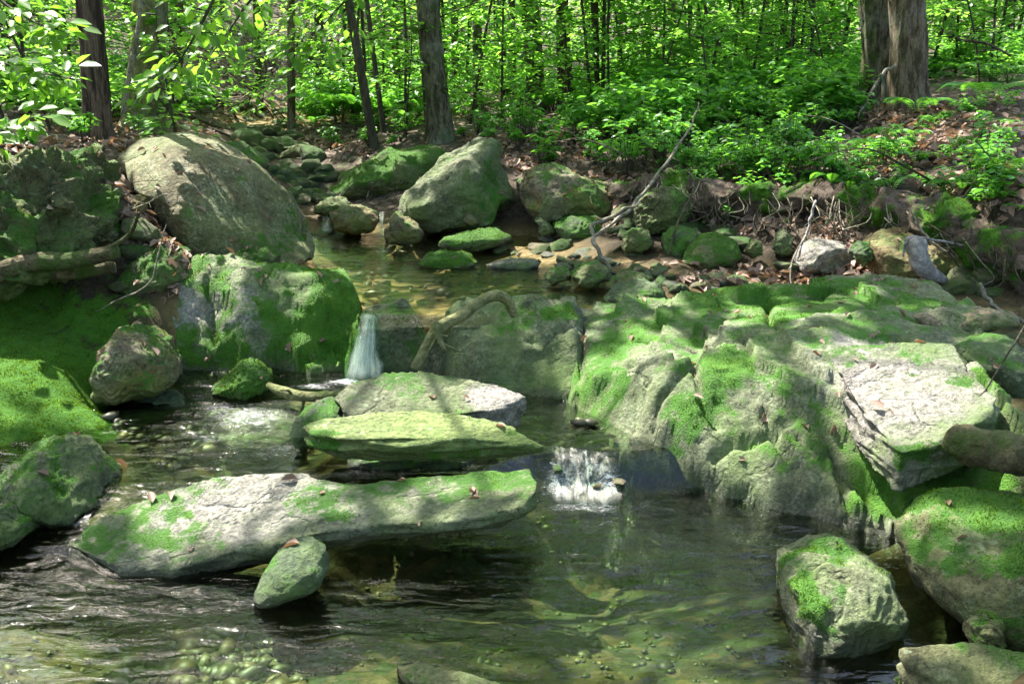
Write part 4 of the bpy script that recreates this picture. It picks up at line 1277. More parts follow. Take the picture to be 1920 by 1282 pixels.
def scatter_px(n, poly, rng, zref=0.45):
    """random ground points inside a picture polygon (picked on the terrain)"""
    poly = np.asarray(poly, float)
    lo, hi = poly.min(0), poly.max(0)
    out = []
    while len(out) < n:
        q = rng.uniform(lo, hi)
        if in_poly(np.array([q[0]]), np.array([q[1]]), poly)[0] > 0:
            continue
        d = ray(*q)
        ts = np.linspace(1.5, 40, 900)
        X, Y, Z = d[0] * ts, d[1] * ts, H + d[2] * ts
        tz = TER(X, Y)
        hit = np.where(Z < tz)[0]
        if len(hit):
            i = hit[0]
            out.append((X[i], Y[i], tz[i]))
        else:
            out.append((X[-1], Y[-1], tz[-1])) if False else None
            if rng.random() < .02:
                break
    return np.array(out)


rng = np.random.default_rng(5)
for (n, poly, lab, grp, s0, s1, kinds) in [
    (75, [(900, 445), (1010, 425), (1110, 450), (1260, 500), (1450, 505), (1500, 540), (1300, 560), (1150, 520), (1000, 500), (900, 480)], "flat weathered stone lying on the sunny gravel bar by the upper pool", "loose stones of the gravel bar", .03, .085, [0, 1, 1, 2, 4, 5]),
    (24, [(590, 435), (700, 440), (900, 455), (880, 475), (760, 475), (600, 475)], "low mossy stone in the shallows at the head of the upper pool", "stones in the shallows", .04, .09, [0, 1, 2, 2]),
    (50, [(490, 300), (600, 310), (640, 375), (590, 400), (545, 370), (500, 340)], "shaded stone in the narrow stream bed upstream", "stones of the upstream bed", .05, .11, [2, 3, 5, 3]),
    (48, [(410, 195), (540, 205), (590, 300), (480, 300)], "far stone in the dry upper stream bed", "stones of the far stream bed", .06, .15, [0, 2, 5]),
    (26, [(1130, 400), (1300, 400), (1420, 440), (1500, 470), (1480, 505), (1250, 490), (1140, 450)], "rounded stone at the foot of the undercut bank", "stones under the right bank", .04, .10, [0, 2, 3, 5]),
    (22, [(1560, 390), (1700, 400), (1900, 430), (1900, 560), (1750, 560), (1600, 450)], "stone poking out of the steep right bank", "stones in the right bank", .04, .11, [0, 2, 3]),
    (14, [(1750, 870), (1900, 880), (1900, 930), (1760, 950)], "pinkish pebble between the ledge and the right boulder", "pebbles beside the right boulder", .02, .045, [1, 4, 6]),
    (12, [(230, 450), (330, 460), (330, 560), (240, 560)], "stone lodged in the shaded gully on the left", "stones of the left gully", .04, .09, [2, 5, 0]),
]:
    P = scatter_px(n, poly, rng)
    for p in P:
        s = rng.uniform(s0, s1) * (1 if rng.random() < .8 else 1.4)
        put_stone(LOOSE[kinds[rng.integers(len(kinds))]], p[0], p[1], p[2] + s * .12, s, lab, grp, rng)

rng = np.random.default_rng(15)
for k in range(12):
    px, py = rng.uniform(1015, 1165), rng.uniform(838, 915)
    c = atz(px, py, .05)
    put_stone(LOOSE[[6, 4, 6, 3][k % 4]], c[0], c[1], float(water_level0(c[1])) - .016, rng.uniform(.018, .034), "rusty pebble in the little cascade right of the flat stones", "pebbles of the cascade", rng)

crest = [at(px, py, Y) + np.array([0, .13, -.07]) for px, py, Y in [(1150, 350, 6.6), (1230, 340, 6.4), (1310, 352, 6.12), (1390, 362, 5.98), (1460, 366, 5.85), (1540, 360, 5.75), (1620, 372, 5.55), (1700, 385, 5.3), (1780, 405, 5.05), (1860, 430, 4.85), (1960, 470, 4.6), (2080, 480, 4.45)]]
V, F = tube(crest, [.07, .10, .11, .12, .10, .12, .11, .12, .12, .12, .12, .1], 260, 40, .55, 5.5, 3)
V[:, 2] -= .45 * np.clip(-(V[:, 1] - 5.0), 0, 0)
V = V + .09 * np.stack([fbm(V, 3.5, 4, 1), fbm(V, 3.5, 4, 2), .8 * fbm(V, 3.5, 4, 3)], 1) + .03 * np.stack([fbm(V, 12, 3, 1), fbm(V, 12, 3, 2), fbm(V, 12, 4, 3)], 1)
ov = obj("bank_overhang", new_mesh("bank_overhang", V, F, True, {'litter': np.full(len(V), .7), 'bed': np.zeros(len(V)), 'moss': np.clip(.5 + .7 * fbm(V, 3.5, 4, 8), 0, 1)}), M['ground'])
tag(ov, kind="structure")
om = moss_tufts("overhang_moss", V, F, np.clip(.45 + .8 * fbm(V, 3.5, 4, 8), 0, 1), None, density=9000, h=.035, maxn=30000, seed=9)
tag(om, "ragged moss and grass hanging from the lip of the right bank", "moss", kind="stuff")

# gravel of the pool bottom: one uncountable mass
gv, gf = ico(1)
parts = []
att = {'moss': [], 'pale': [], 'wet': []}
rng = np.random.default_rng(8)
cnt = 0
gpts = []
for (n, poly, s0, s1) in [(1500, [(180, 1282), (330, 1195), (440, 1180), (540, 1215), (580, 1300)], .009, .026), (700, [(0, 1100), (600, 1090), (1000, 980), (1450, 1000), (1500, 1282), (700, 1282), (0, 1282)], .005, .017),
                          (160, [(180, 790), (420, 780), (560, 860), (300, 890)], .015, .05), (110, [(980, 780), (1100, 790), (1170, 870), (1010, 880)], .012, .04), (160, [(590, 500), (760, 480), (1080, 530), (1060, 570), (720, 570)], .015, .05)]:
    P = scatter_px(n, poly, rng)
    for p in P:
        gpts.append((*p, rng.uniform(s0, s1)))
gpts = np.array(gpts)
gz = terrain_z(gpts[:, 0], gpts[:, 1])
for k, (x, y, z, s) in enumerate(gpts):
    R3 = rng.normal(size=(3, 3))
    q, _ = np.linalg.qr(R3)
    v = (gv * (1 + .16 * rng.normal(size=(len(gv), 1))) * np.array([1, .75, .4]) * (1 + .2 * rng.normal(size=3)))
    an = rng.uniform(0, 6.28)
    v = v @ np.array([[math.cos(an), -math.sin(an), 0], [math.sin(an), math.cos(an), 0], [.25 * rng.normal(), .25 * rng.normal(), 1]]) * s * (1 + (rng.random() < .06))
    parts.append((v + np.array([x, y, gz[k] + s * .25]), [gf]))
V, F = merge(parts)
hue = np.repeat(rng.random(len(gpts)), len(gv))


def gravel_mat():
    m = mat_new("gravel")
    t = NT(m)
    c = ramp(t, t.attr('hue'), [(0, (0.02, 0.02, 0.008)), (.3, (0.05, 0.048, 0.02)), (.55, (0.085, 0.085, 0.03)), (.75, (0.06, 0.07, 0.042)), (.9, (0.14, 0.09, 0.04)), (1, (0.23, 0.2, 0.11))])
    n = t.noise(t.node('ShaderNodeTexCoord').outputs['Object'], 60, 4)
    c = t.mix(t.maprange(n, .4, .7, 0, .6), c, (.05, .05, .025))
    t.out(t.node('ShaderNodeBsdfPrincipled', {'Base Color': c, 'Roughness': .5}).outputs[0])
    return m


g = obj("gravel", new_mesh("gravel", V, F, False, {'hue': hue}), gravel_mat())
tag(g, "olive and tan gravel on the pool bottom", "gravel", kind="stuff")

# ------------------------------------------------------------------ water
def water_level(x, y):
    xs = [atz(p[0], p[1], .06)[:2] for p in [(-200, 1000), (0, 985), (150, 1010), (300, 985), (600, 955), (900, 930), (1000, 886), (1085, 884), (1170, 886), (1300, 880)]]
    xs = np.array(xs)
    yl = np.interp(x, xs[:, 0], xs[:, 1])
    w = np.interp(x, [-1.5, -1.0, -.4, 0.0, .1, 1], [.35, .3, .12, .1, .085, .085])
    return Z_MID * sstep(-1, 1, (y - yl) / w) + 0.0


def fmask(x, y, lst):
    m = np.zeros(x.shape)
    for (px, py, z, rx, ry, v) in lst:
        c = atz(px, py, z)
        m = np.maximum(m, v * np.exp(-((x - c[0]) / rx) ** 2 - ((y - c[1]) / ry) ** 2))
    return m


x = np.arange(-3.2, 2.6, .016)
y = np.arange(0.2, 4.75, .016)
X, Y = np.meshgrid(x, y, indexing='ij')
Zw = water_level(X, Y)
P = xyz(X, Y)
ROUGH = [(470, 800, .12, .36, .3, 1.3), (1080, 900, .05, .22, .16, 1.0), (1100, 960, 0, .25, .18, .7), (650, 710, .12, .25, .15, .9), (100, 1010, .04, .35, .2, .8), (250, 1130, 0, .4, .1, .6), (450, 740, .12, .15, .1, .8)]
FOAM_GLINT = [(690, 706, .12, .11, .09, 1.0), (640, 716, .12, .12, .07, .75), (590, 724, .12, .13, .06, .6), (740, 696, .12, .08, .08, .5), (1085, 880, .07, .2, .07, .5), (1050, 905, .03, .09, .1, .62), (1140, 905, .03, .09, .1, .6), (1100, 950, 0, .22, .1, .52), (470, 780, .12, .28, .26, .57), (530, 845, .12, .16, .14, .5), (410, 765, .12, .16, .12, .5), (390, 820, .12, .16, .12, .46), (300, 1110, 0, .2, .035, .38), (70, 1005, .03, .3, .05, .33), (200, 1130, 0, .12, .03, .4), (40, 1085, 0, .12, .02, .4)]  # real foam, with sun and sky glints painted white at riffle and cascade
ruf = fmask(X, Y, ROUGH)
foam_glint = fmask(X, Y, FOAM_GLINT)
wv = 0.0050 * fbm(P * np.array([1, 2.8, 1]), 2.6, 3, 2) + 0.0026 * fbm(P * np.array([1, 2.8, 1]), 6.5, 2, 4)
wv2 = 0.02 * fbm(P * np.array([1, 1.3, 1]), 11.0, 3, 6)
Zw = Zw.ravel() + wv * 1.7 + wv2 * ruf.ravel()
w = obj("stream_water", new_mesh("stream_water", xyz(X, Y, Zw), [grid_faces(len(x), len(y))], True, {'rough': ruf.ravel(), 'foam_glint': foam_glint.ravel()}), M['water'])
tag(w, kind="structure")

# upper pool
x = np.arange(-1.6, 1.3, .02)
y = np.arange(4.30, 7.3, .02)
X, Y = np.meshgrid(x, y, indexing='ij')
yl = np.interp(X.ravel(), *np.array([atz(a, b, Z_UP)[:2] for a, b in [(560, 588), (680, 590), (760, 588), (880, 588), (1000, 586), (1100, 578)]]).T)
d = (Y.ravel() - yl)
zz = Z_UP + 0.06 * np.clip(Y.ravel() - 6.0, 0, 2) - 0.9 * np.clip(-d, 0, None) ** 1.2
P = xyz(X, Y)
zz = zz + 0.0015 * fbm(P * np.array([1, 3, 1]), 4.0, 3, 12)
ruf = fmask(X, Y, [(690, 580, .42, .1, .1, .8), (700, 450, .45, .4, .2, .6)])
foam_glint = fmask(X, Y, [(720, 475, .42, .1, .06, .5), (640, 470, .42, .12, .05, .4), (715, 440, .47, .05, .1, .7), (700, 592, .42, .06, .03, .5)])
F = grid_faces(len(x), len(y))
xl = np.interp(P[:, 1], [4.5, 4.8, 5.3, 6, 7.3], [-.72, -.75, -1.0, -1.25, -1.6])
keep = (d[F] > -.1).all(1) & (P[F][:, :, 0] > xl[F]).all(1)
w = obj("upper_pool_water", new_mesh("upper_pool_water", np.stack([P[:, 0], P[:, 1], zz], 1), [F[keep]], True, {'rough': ruf.ravel(), 'foam_glint': foam_glint.ravel()}), M['water_up'])
tag(w, kind="structure")


def fall(name, label, left, right, n=40, m=24, seed=0, wob=.012, bulge=0.03, group=None, layers=3, mat='fall'):
    """left/right: lists of world points from lip to foot"""
    Lp, Rp = catmull(left, n), catmull(right, n)
    parts, us, ss = [], [], []
    for k in range(layers):
        u = np.linspace(0, 1, m)
        Vv = Lp[:, None] * (1 - u)[None, :, None] + Rp[:, None] * u[None, :, None]
        s = np.linspace(0, 1, n)
        Vv[..., 1] -= (bulge * np.sin(s * PI)[:, None] * np.sin(u * PI)[None]) + k * 0.012
        q = Vv.reshape(-1, 3)
        q = q + np.stack([wob * fbm(q * np.array([6, 1, 1]), 2.5, 3, seed + k), -wob * 1.5 * np.abs(fbm(q * np.array([9, 1, .8]), 2.5, 3, seed + 5 + k)), 0 * q[:, 0]], 1)
        parts.append((q, [grid_faces(n, m)]))
        us.append(np.tile(u, n) * .999 + k * 0.0)
        ss.append(np.repeat(s, m) + k * 3.7 * 0)
    V, F = merge(parts)
    loc = V[V[:, 2].argmin()]
    o = obj(name, new_mesh(name, V - loc, F, True, {'u': np.concatenate(us), 's': np.concatenate(ss)}), M[mat], None, loc)
    tag(o, label, "waterfall", group)
    return o


fall("waterfall", "small foaming waterfall beside the bright mossy boulder", [at(682, 585, 4.6), at(676, 606, 4.44), at(658, 650, 4.36), at(638, 714, 4.3)],
     [at(706, 587, 4.6), at(712, 606, 4.44), at(720, 650, 4.34), at(738, 706, 4.2)], seed=2, wob=.035, layers=4)
fall("waterfall", "thin white trickle between the rust-bottomed stone and the wedge stone", [at(708, 398, 6.75), at(710, 415, 6.66), at(708, 442, 6.62)], [at(724, 396, 6.75), at(722, 415, 6.66), at(722, 442, 6.62)], seed=8, n=16, m=10, bulge=.01, layers=2)
fall("waterfall", "short trickle left of the rust-bottomed stone", [at(600, 405, 6.9), at(602, 418, 6.8), at(602, 436, 6.75)], [at(626, 405, 6.9), at(624, 418, 6.8), at(626, 436, 6.75)], seed=9, n=16, m=10, bulge=.01, layers=2)
fall("waterfall", "cascade over the low step right of the flat stones, glints painted white", [atz(1000, 832, .125), atz(1004, 862, .10), atz(1000, 905, .03), atz(1005, 940, .005)],
     [atz(1180, 850, .125), atz(1178, 868, .10), atz(1182, 900, .03), atz(1190, 945, .005)], seed=14, n=50, m=60, bulge=.0, layers=1, wob=.035, mat='fall_thin')
# ------------------------------------------------------------------ wood: driftwood, logs, branches, roots
def stick(name, label, cat, pts, R, mat, seed=0, n=40, seg=10, rough=.25, freq=9, group=None, twigs=0, part="twig"):
    P = np.array([p if len(p) == 3 and not isinstance(p, tuple) else at(*p) for p in pts])
    if 'branch' in name or name == 'root':
        R = [r * .6 for r in R]
        rg0 = np.random.default_rng(seed + 7)
        C0 = catmull(P, max(8, len(P) * 3))
        C0[1:-1] += rg0.normal(size=C0[1:-1].shape) * np.mean(R) * .55
        P = C0
    V, F = tube(P, R, n, seg, rough, freq, seed)
    loc = P[0].copy()
    o = obj(name, new_mesh(name, V - loc, F, True), M[mat], None, loc)
    tag(o, label, cat, group)
    rg = np.random.default_rng(seed + 100)
    C = catmull(P, n)
    for k in range(twigs):
        i = rg.integers(n // 4, n - 3)
        d = norm(norm(C[min(i + 2, n - 1)] - C[i]) * .6 + rand_unit(1, rg)[0] * .9)
        L = rg.uniform(4, 12) * np.mean(R)
        L = max(L, .08)
        q = [C[i], C[i] + d * L * .5 + rg.normal(size=3) * L * .05, C[i] + d * L + rg.normal(size=3) * L * .15]
        V2, F2 = tube(q, [np.mean(R) * .4, np.mean(R) * .15], 8, 5)
        obj(part, new_mesh(part, V2 - loc, F2, True), M[mat], o)
    return o


stick("driftwood", "crooked driftwood limb hooked over the lip beside the waterfall", "driftwood", [(780, 692, 4.1), (800, 650, 4.12), (828, 612, 4.16), (868, 590, 4.2), (900, 565, 4.24), (930, 554, 4.28), (952, 564, 4.32), (964, 592, 4.34)], [.027, .024, .027, .025, .027, .025, .016], 'driftwood', 1, 60, 14, .3, 10)
stick("driftwood", "short shredded root stub hanging from the hooked limb", "driftwood", [(815, 605, 4.12), (820, 628, 4.1), (830, 648, 4.08), (838, 660, 4.08)], [.02, .016, .01, .004], 'driftwood', 2, 20, 8, .4, 14, twigs=4)
stick("log", "short mossy log lying against the left end of the stacked stones", "log", [(503, 722, 4.15), (530, 735, 4.1), (580, 744, 4.05), (640, 738, 3.95)], [.016, .026, .022, .018], 'driftwood', 3, 40, 12, .3, 10, twigs=2)
stick("driftwood", "bleached curved root standing before the rusty brown boulder", "driftwood", [(1700, 470, 4.85), (1706, 452, 4.85), (1718, 462, 4.82), (1726, 490, 4.8), (1742, 512, 4.8), (1772, 526, 4.82)], [.012, .03, .05, .05, .045, .02], 'deadwood_pale', 4, 50, 14, .25, 12)
stick("root", "thin bleached root looping above the bleached curved root", "root", [(1694, 482, 4.82), (1698, 455, 4.82), (1715, 445, 4.82), (1760, 450, 4.85), (1812, 462, 4.9)], [.008, .01, .012, .008], 'deadwood_pale', 5, 30, 7)
stick("dead_branch", "long pale dead branch slanting down the right bank to the shore", "branch", [(1310, 192, 6.6), (1292, 240, 6.45), (1252, 302, 6.25), (1215, 350, 6.1), (1182, 390, 5.95), (1140, 425, 5.8), (1112, 445, 5.75)], [.008, .012, .015, .017, .018, .016, .014], 'deadwood', 6, 60, 8, .2, 9, twigs=9)
stick("dead_branch", "forked grey branch propped at the lower end of the long dead branch", "branch", [(1200, 378, 5.85), (1158, 402, 5.75), (1113, 424, 5.65), (1116, 455, 5.55), (1130, 485, 5.5), (1146, 505, 5.45)], [.012, .016, .02, .022, .02, .014], 'deadwood', 7, 50, 9, .2, 9, twigs=3)
stick("log", "rotten mossy log lying along the foot of the dark left rock", "log", [(-60, 545, 4.35), (0, 512, 4.4), (60, 492, 4.42), (140, 488, 4.42), (222, 470, 4.45)], [.05, .045, .04, .042, .03], 'rot_log', 8, 50, 14, .25, 8, twigs=2)
stick("log", "dark split log under the mossy left log", "log", [(40, 512, 4.5), (110, 512, 4.5), (215, 502, 4.52)], [.03, .035, .03], 'rot_log', 9, 40, 12, .35, 8)
stick("dead_branch", "thin bare twig arching over the mossy left bank", "twig", [(180, 584, 4.5), (222, 562, 4.5), (262, 545, 4.5), (288, 515, 4.5), (298, 470, 4.5), (312, 420, 4.55)], [.003, .006, .007, .007, .006, .004], 'deadwood', 10, 40, 6, .2, 12, twigs=6)
stick("dead_branch", "thin dark stick leaning on the sunlit slab", "twig", [(1782, 792, 3.12), (1840, 738, 3.25), (1895, 655, 3.4), (1935, 585, 3.6)], [.004, .005, .006, .006], 'bark_thin', 11, 30, 6)
stick("log", "blunt mossy log end jutting in from the right above the mossy boulder", "log", [(1772, 818, 2.96), (1782, 822, 2.95), (1800, 828, 2.94), (1840, 838, 2.92), (1960, 856, 2.9), (2150, 880, 2.9)], [.018, .045, .056, .06, .063, .066], 'rot_log', 12, 90, 26, .5, 9)
stick("root", "stout pale root reaching down to the right picture edge", "root", [(1838, 532, 4.3), (1852, 560, 4.3), (1880, 582, 4.28), (1935, 606, 4.25)], [.012, .017, .016, .016], 'deadwood', 13, 30, 8, .2, 9, twigs=3)
stick("root", "pale pointed root in front of the right bank", "root", [(1708, 392, 4.95), (1722, 425, 4.93), (1748, 455, 4.9), (1788, 482, 4.9)], [.006, .012, .013, .008], 'deadwood', 14, 30, 7, twigs=1)
stick("root", "straight bleached root standing upright over the white rock", "root", [(1530, 376, 5.35), (1520, 410, 5.32), (1506, 455, 5.3), (1495, 485, 5.28)], [.012, .014, .014, .01], 'deadwood_pale', 15, 30, 8)
stick("root", "thin grey root draped down to the mossy ledge top", "root", [(1512, 440, 5.25), (1490, 480, 5.2), (1482, 510, 5.15), (1486, 545, 5.1)], [.005, .008, .008, .005], 'deadwood', 16, 30, 6, twigs=3)
stick("root", "dark winding root hanging beside the egg-shaped stone", "root", [(1300, 355, 6.05), (1290, 380, 5.95), (1272, 415, 5.85), (1262, 445, 5.75), (1256, 475, 5.7)], [.012, .011, .011, .009, .006], 'bark_thin', 17, 30, 7, twigs=2)
stick("root", "bare forked root reaching from the right trees to the litter slope", "root", [(1680, 122, 8.25), (1652, 142, 8.2), (1632, 175, 8.1), (1608, 222, 7.9)], [.02, .022, .018, .008], 'deadwood', 18, 30, 7, twigs=3)
stick("root", "stilt root at the foot of the right pair of trees", "root", [(1652, 140, 8.2), (1655, 168, 8.1), (1648, 200, 8.0), (1628, 236, 7.8)], [.02, .026, .02, .01], 'bark_grey', 19, 30, 8)

rng = np.random.default_rng(77)
hang = []
for k in range(100):
    px = rng.uniform(1180, 1920)
    py = np.interp(px, [1150, 1300, 1450, 1600, 1750, 1920], [340, 350, 375, 380, 410, 470]) + rng.normal() * 12
    Y = np.interp(px, [1150, 1300, 1450, 1600, 1750, 1920], [6.45, 6.1, 5.8, 5.55, 5.1, 4.65])
    L = rng.uniform(.10, .32)
    p0 = at(px, py + 14, Y - .06)
    q = [p0 + np.array([rng.normal() * .05, .12, .03])]
    d = np.array([rng.normal() * .25, -.15, -1.0])
    for j in range(4):
        q.append(q[-1] * 0 + p0 + d * L * (j + 1) / 4 + rng.normal(size=3) * .018 * (j + 1) * np.array([1, .6, .3]))
    r = rng.uniform(.0015, .0045)
    V, F = tube(q, [r, r, r * .7, r * .3], 16, 5)
    loc = p0
    o = obj("hanging_root", new_mesh("hanging_root", V - loc, F, True), M['deadwood' if rng.random() < .3 else 'bark_thin'], None, loc)
    tag(o, "thin root dangling from the undercut right bank", "root", "roots hanging from the right bank")

# ------------------------------------------------------------------ trees
GAPS = []   # sunny spots on the ground: leaves toward the sun are left out to light them


def gap(px, py, z, rx, ry):
    c = atz(px, py, z)
    GAPS.append((c[0], c[1], z, rx, ry))


def gapY(px, py, Y, rx, ry):
    c = at(px, py, Y)
    GAPS.append((c[0], c[1], c[2], rx, ry))


for a in [(930, 480, .44, .35, .25), (1100, 470, .46, .25, .2), (1340, 535, .46, .3, .1), (620, 450, .43, .3, .3), (560, 620, .35, .15, .1), (1640, 700, .45, .2, .17), (1100, 760, .12, .08, .1), (1740, 700, .46, .2, .16), (1760, 770, .4, .17, .12), (1680, 780, .36, .1, .1), (1780, 870, .28, .14, .08),
          (320, 575, .42, .14, .2), (400, 560, .42, .18, .25), (370, 640, .28, .2, .1), (440, 620, .3, .1, .1),
          (430, 790, .12, .17, .2), (510, 790, .12, .13, .18), (450, 930, .15, .25, .13), (350, 960, .11, .15, .1), (560, 915, .18, .1, .08),
          (930, 742, .3, .16, .14), (720, 735, .3, .2, .12), (700, 810, .25, .22, .14), (900, 810, .25, .22, .12), (600, 600, .4, .2, .3), (1200, 680, .36, .1, .2), (1400, 860, .12, .25, .1), (1560, 1080, .2, .1, .1), (1070, 870, .06, .14, .15), (1100, 935, 0, .16, .1),
          (700, 455, .43, .35, .3), (640, 500, .42, .2, .35), (850, 480, .43, .3, .25), (980, 470, .46, .3, .25), (1280, 540, .45, .2, .1), (1230, 480, .46, .12, .1), (690, 540, .42, .12, .25),
          (60, 1235, -.1, .2, .1), (500, 1240, -.1, .25, .1), (150, 720, .25, .08, .12), (90, 600, .6, .07, .1), (620, 740, .3, .1, .1), (760, 730, .31, .18, .1), (760, 800, .28, .2, .08),
          (1250, 1150, 0, .08, .05), (860, 905, .19, .15, .05), (1200, 650, .4, .06, .08), (1540, 590, .53, .1, .1)]:
    gap(*a)
for a in [(1200, 230, 9.5, .8, .5), (1400, 230, 9.0, .7, .4), (1000, 235, 9.0, .5, .4), (1500, 290, 7.5, .3, .3), (1150, 290, 7.8, .3, .2), (60, 150, 9, .8, .5), (1540, 470, 5.4, .16, .2), (1560, 400, 5.5, .08, .25), (1720, 290, 6.8, .4, .3), (1640, 320, 6.3, .3, .15), (1420, 370, 6.0, .2, .25), (1750, 230, 7.8, .3, .3), (1300, 300, 7.2, .25, .3), (1900, 340, 5.5, .15, .2),
          (190, 400, 5.3, .12, .3), (268, 120, 7.8, .3, .8), (268, 200, 7.8, .3, .5), (60, 660, 4.2, .25, .15), (120, 590, 4.65, .2, .12), (30, 570, 4.7, .15, .1), (220, 600, 4.6, .1, .1), (150, 720, 4.0, .12, .12), (60, 330, 4.8, .3, .2), (100, 240, 7.0, .8, .4), (400, 270, 5.9, .35, .12), (530, 400, 5.8, .2, .06), (810, 320, 6.9, .12, .15), (870, 285, 6.9, .1, .1), (1585, 1015, 2.6, .14, .05), (1850, 945, 2.7, .1, .04), (1690, 100, 8.4, .15, .5), (110, 300, 5.2, .3, .1), (650, 410, 6.8, .15, .15), (760, 420, 6.55, .1, .1), (1100, 340, 6.8, .2, .1), (620, 260, 9.5, .5, .6)]:
    gapY(*a)
GA = np.array(GAPS)


def in_gap(C):
    """C (n,3): does the leaf stand between the sun and one of the sunny spots"""
    out = np.zeros(len(C), bool)
    for gx_, gy_, gz_, rx, ry in GAPS:
        k = (C[:, 2] - gz_) / S[2]
        qx = C[:, 0] - S[0] * k
        qy = C[:, 1] - S[1] * k
        out |= ((qx - gx_) / (rx + .05)) ** 2 + ((qy - gy_) / (ry + .05)) ** 2 < 1
    return out


# unseen canopy placed sunward to shade the stream, dealt out to the nearest trees
TREES = [  # label, base px, base py, Y, width px, top px at py 0, bark, name
    ("dark furrowed trunk on the left bank, leaves hanging before it", 186, 270, 6.5, 48, 165, 'bark_brown', 'dark_tree'),
    ("thick yellow-green mossy trunk behind the dark left trunk", 268, 243, 8.0, 66, 284, 'bark_moss', 'mossy_tree'),
    ("mottled grey trunk rising behind the dark green mossy boulder", 826, 266, 8.7, 42, 803, 'bark_grey', 'mottled_tree'),
    ("grey-barked shaded trunk, left one of the close pair on the right bank", 1652, 195, 9.0, 64, 1640, 'bark_grey', 'shaded_tree'),
    ("tan smooth trunk, front one of the close pair on the right bank", 1706, 200, 8.4, 66, 1703, 'bark_tan', 'tan_tree'),
    ("slender dark leaning trunk left of the mottled grey trunk", 702, 268, 8.7, 17, 655, 'bark_thin', 'slender_tree'),
    ("second slender stem close against the mottled grey trunk", 806, 240, 8.9, 18, 786, 'bark_thin', 'slender_tree'),
    ("brown trunk in the wood right of the middle, pair with a redder one", 1008, 190, 13, 36, 992, 'bark_grey', 'brown_tree'),
    ("reddish trunk next to the brown one in the middle wood", 1062, 180, 14, 27, 1055, 'bark_brown', 'reddish_tree'),
    ("thin orange-brown stem at the head of the stream", 547, 262, 11, 15, 543, 'bark_tan', 'thin_tree'),
    ("thin shaded trunk between the mottled and the brown trunk", 897, 185, 15, 19, 893, 'bark_grey', 'thin_tree'),
    ("broad far trunk left of the close pair, mossy side", 1538, 112, 17, 36, 1530, 'bark_grey', 'far_tree'),
    ("reddish far trunk touching the broad far trunk", 1566, 112, 17.5, 26, 1562, 'bark_brown', 'far_tree'),
    ("far trunk right of the tan trunk in the bright wood", 1785, 62, 22, 22, 1782, 'bark_grey', 'far_tree'),
    ("short-looking grey far trunk amid bright leaves", 1442, 130, 20, 20, 1442, 'bark_grey', 'far_tree'),
    ("small far brown trunk above the fern slope", 1265, 120, 20, 16, 1258, 'bark_brown', 'far_tree'),
    ("dark far stem left of the reddish trunk", 960, 160, 18, 14, 958, 'bark_thin', 'far_tree'),
    ("dark far stem on the left hillside behind the dark trunk", 100, 90, 16, 40, 95, 'bark_brown', 'far_tree'),
    ("grey trunk on the left hillside between twigs", 485, 180, 17, 14, 480, 'bark_grey', 'far_tree'),
    ("straight thin grey far stem near the middle", 1160, 130, 19, 9, 1163, 'bark_thin', 'far_tree'),
    ("straight dark far stem above the dead branch", 1216, 140, 17, 10, 1219, 'bark_thin', 'far_tree'),
    ("straight grey trunk deeper in the sunlit wood", 600, 175, 16, 17, 596, 'bark_grey', 'wood_tree'),
    ("straight grey trunk deeper in the sunlit wood", 655, 150, 19, 13, 655, 'bark_thin', 'wood_tree'),
    ("straight grey trunk deeper in the sunlit wood", 742, 160, 18, 19, 738, 'bark_brown', 'wood_tree'),
    ("straight grey trunk deeper in the sunlit wood", 855, 165, 17, 15, 852, 'bark_grey', 'wood_tree'),
    ("straight grey trunk deeper in the sunlit wood", 940, 140, 20, 17, 938, 'bark_grey', 'wood_tree'),
    ("straight grey trunk deeper in the sunlit wood", 1105, 140, 19, 18, 1104, 'bark_brown', 'wood_tree'),
    ("straight grey trunk deeper in the sunlit wood", 1130, 120, 23, 12, 1131, 'bark_thin', 'wood_tree'),
    ("straight grey trunk deeper in the sunlit wood", 1310, 110, 21, 14, 1312, 'bark_grey', 'wood_tree'),
    ("straight grey trunk deeper in the sunlit wood", 1395, 105, 23, 17, 1398, 'bark_brown', 'wood_tree'),
    ("straight grey trunk deeper in the sunlit wood", 1500, 110, 20, 13, 1500, 'bark_grey', 'wood_tree'),
    ("straight grey trunk deeper in the sunlit wood", 1830, 90, 19, 24, 1836, 'bark_grey', 'wood_tree'),
    ("straight grey trunk deeper in the sunlit wood", 1890, 100, 17, 16, 1896, 'bark_thin', 'wood_tree'),
    ("straight grey trunk deeper in the sunlit wood", 330, 160, 17, 22, 335, 'bark_brown', 'wood_tree'),
    ("straight grey trunk deeper in the sunlit wood", 30, 130, 14, 30, 24, 'bark_brown', 'wood_tree'),
    ("straight grey trunk deeper in the sunlit wood", 415, 120, 24, 18, 415, 'bark_grey', 'wood_tree'),
    ("slim stem behind the slender leaning trunk", 722, 250, 9.6, 10, 690, 'bark_thin', 'slender_tree'),
]


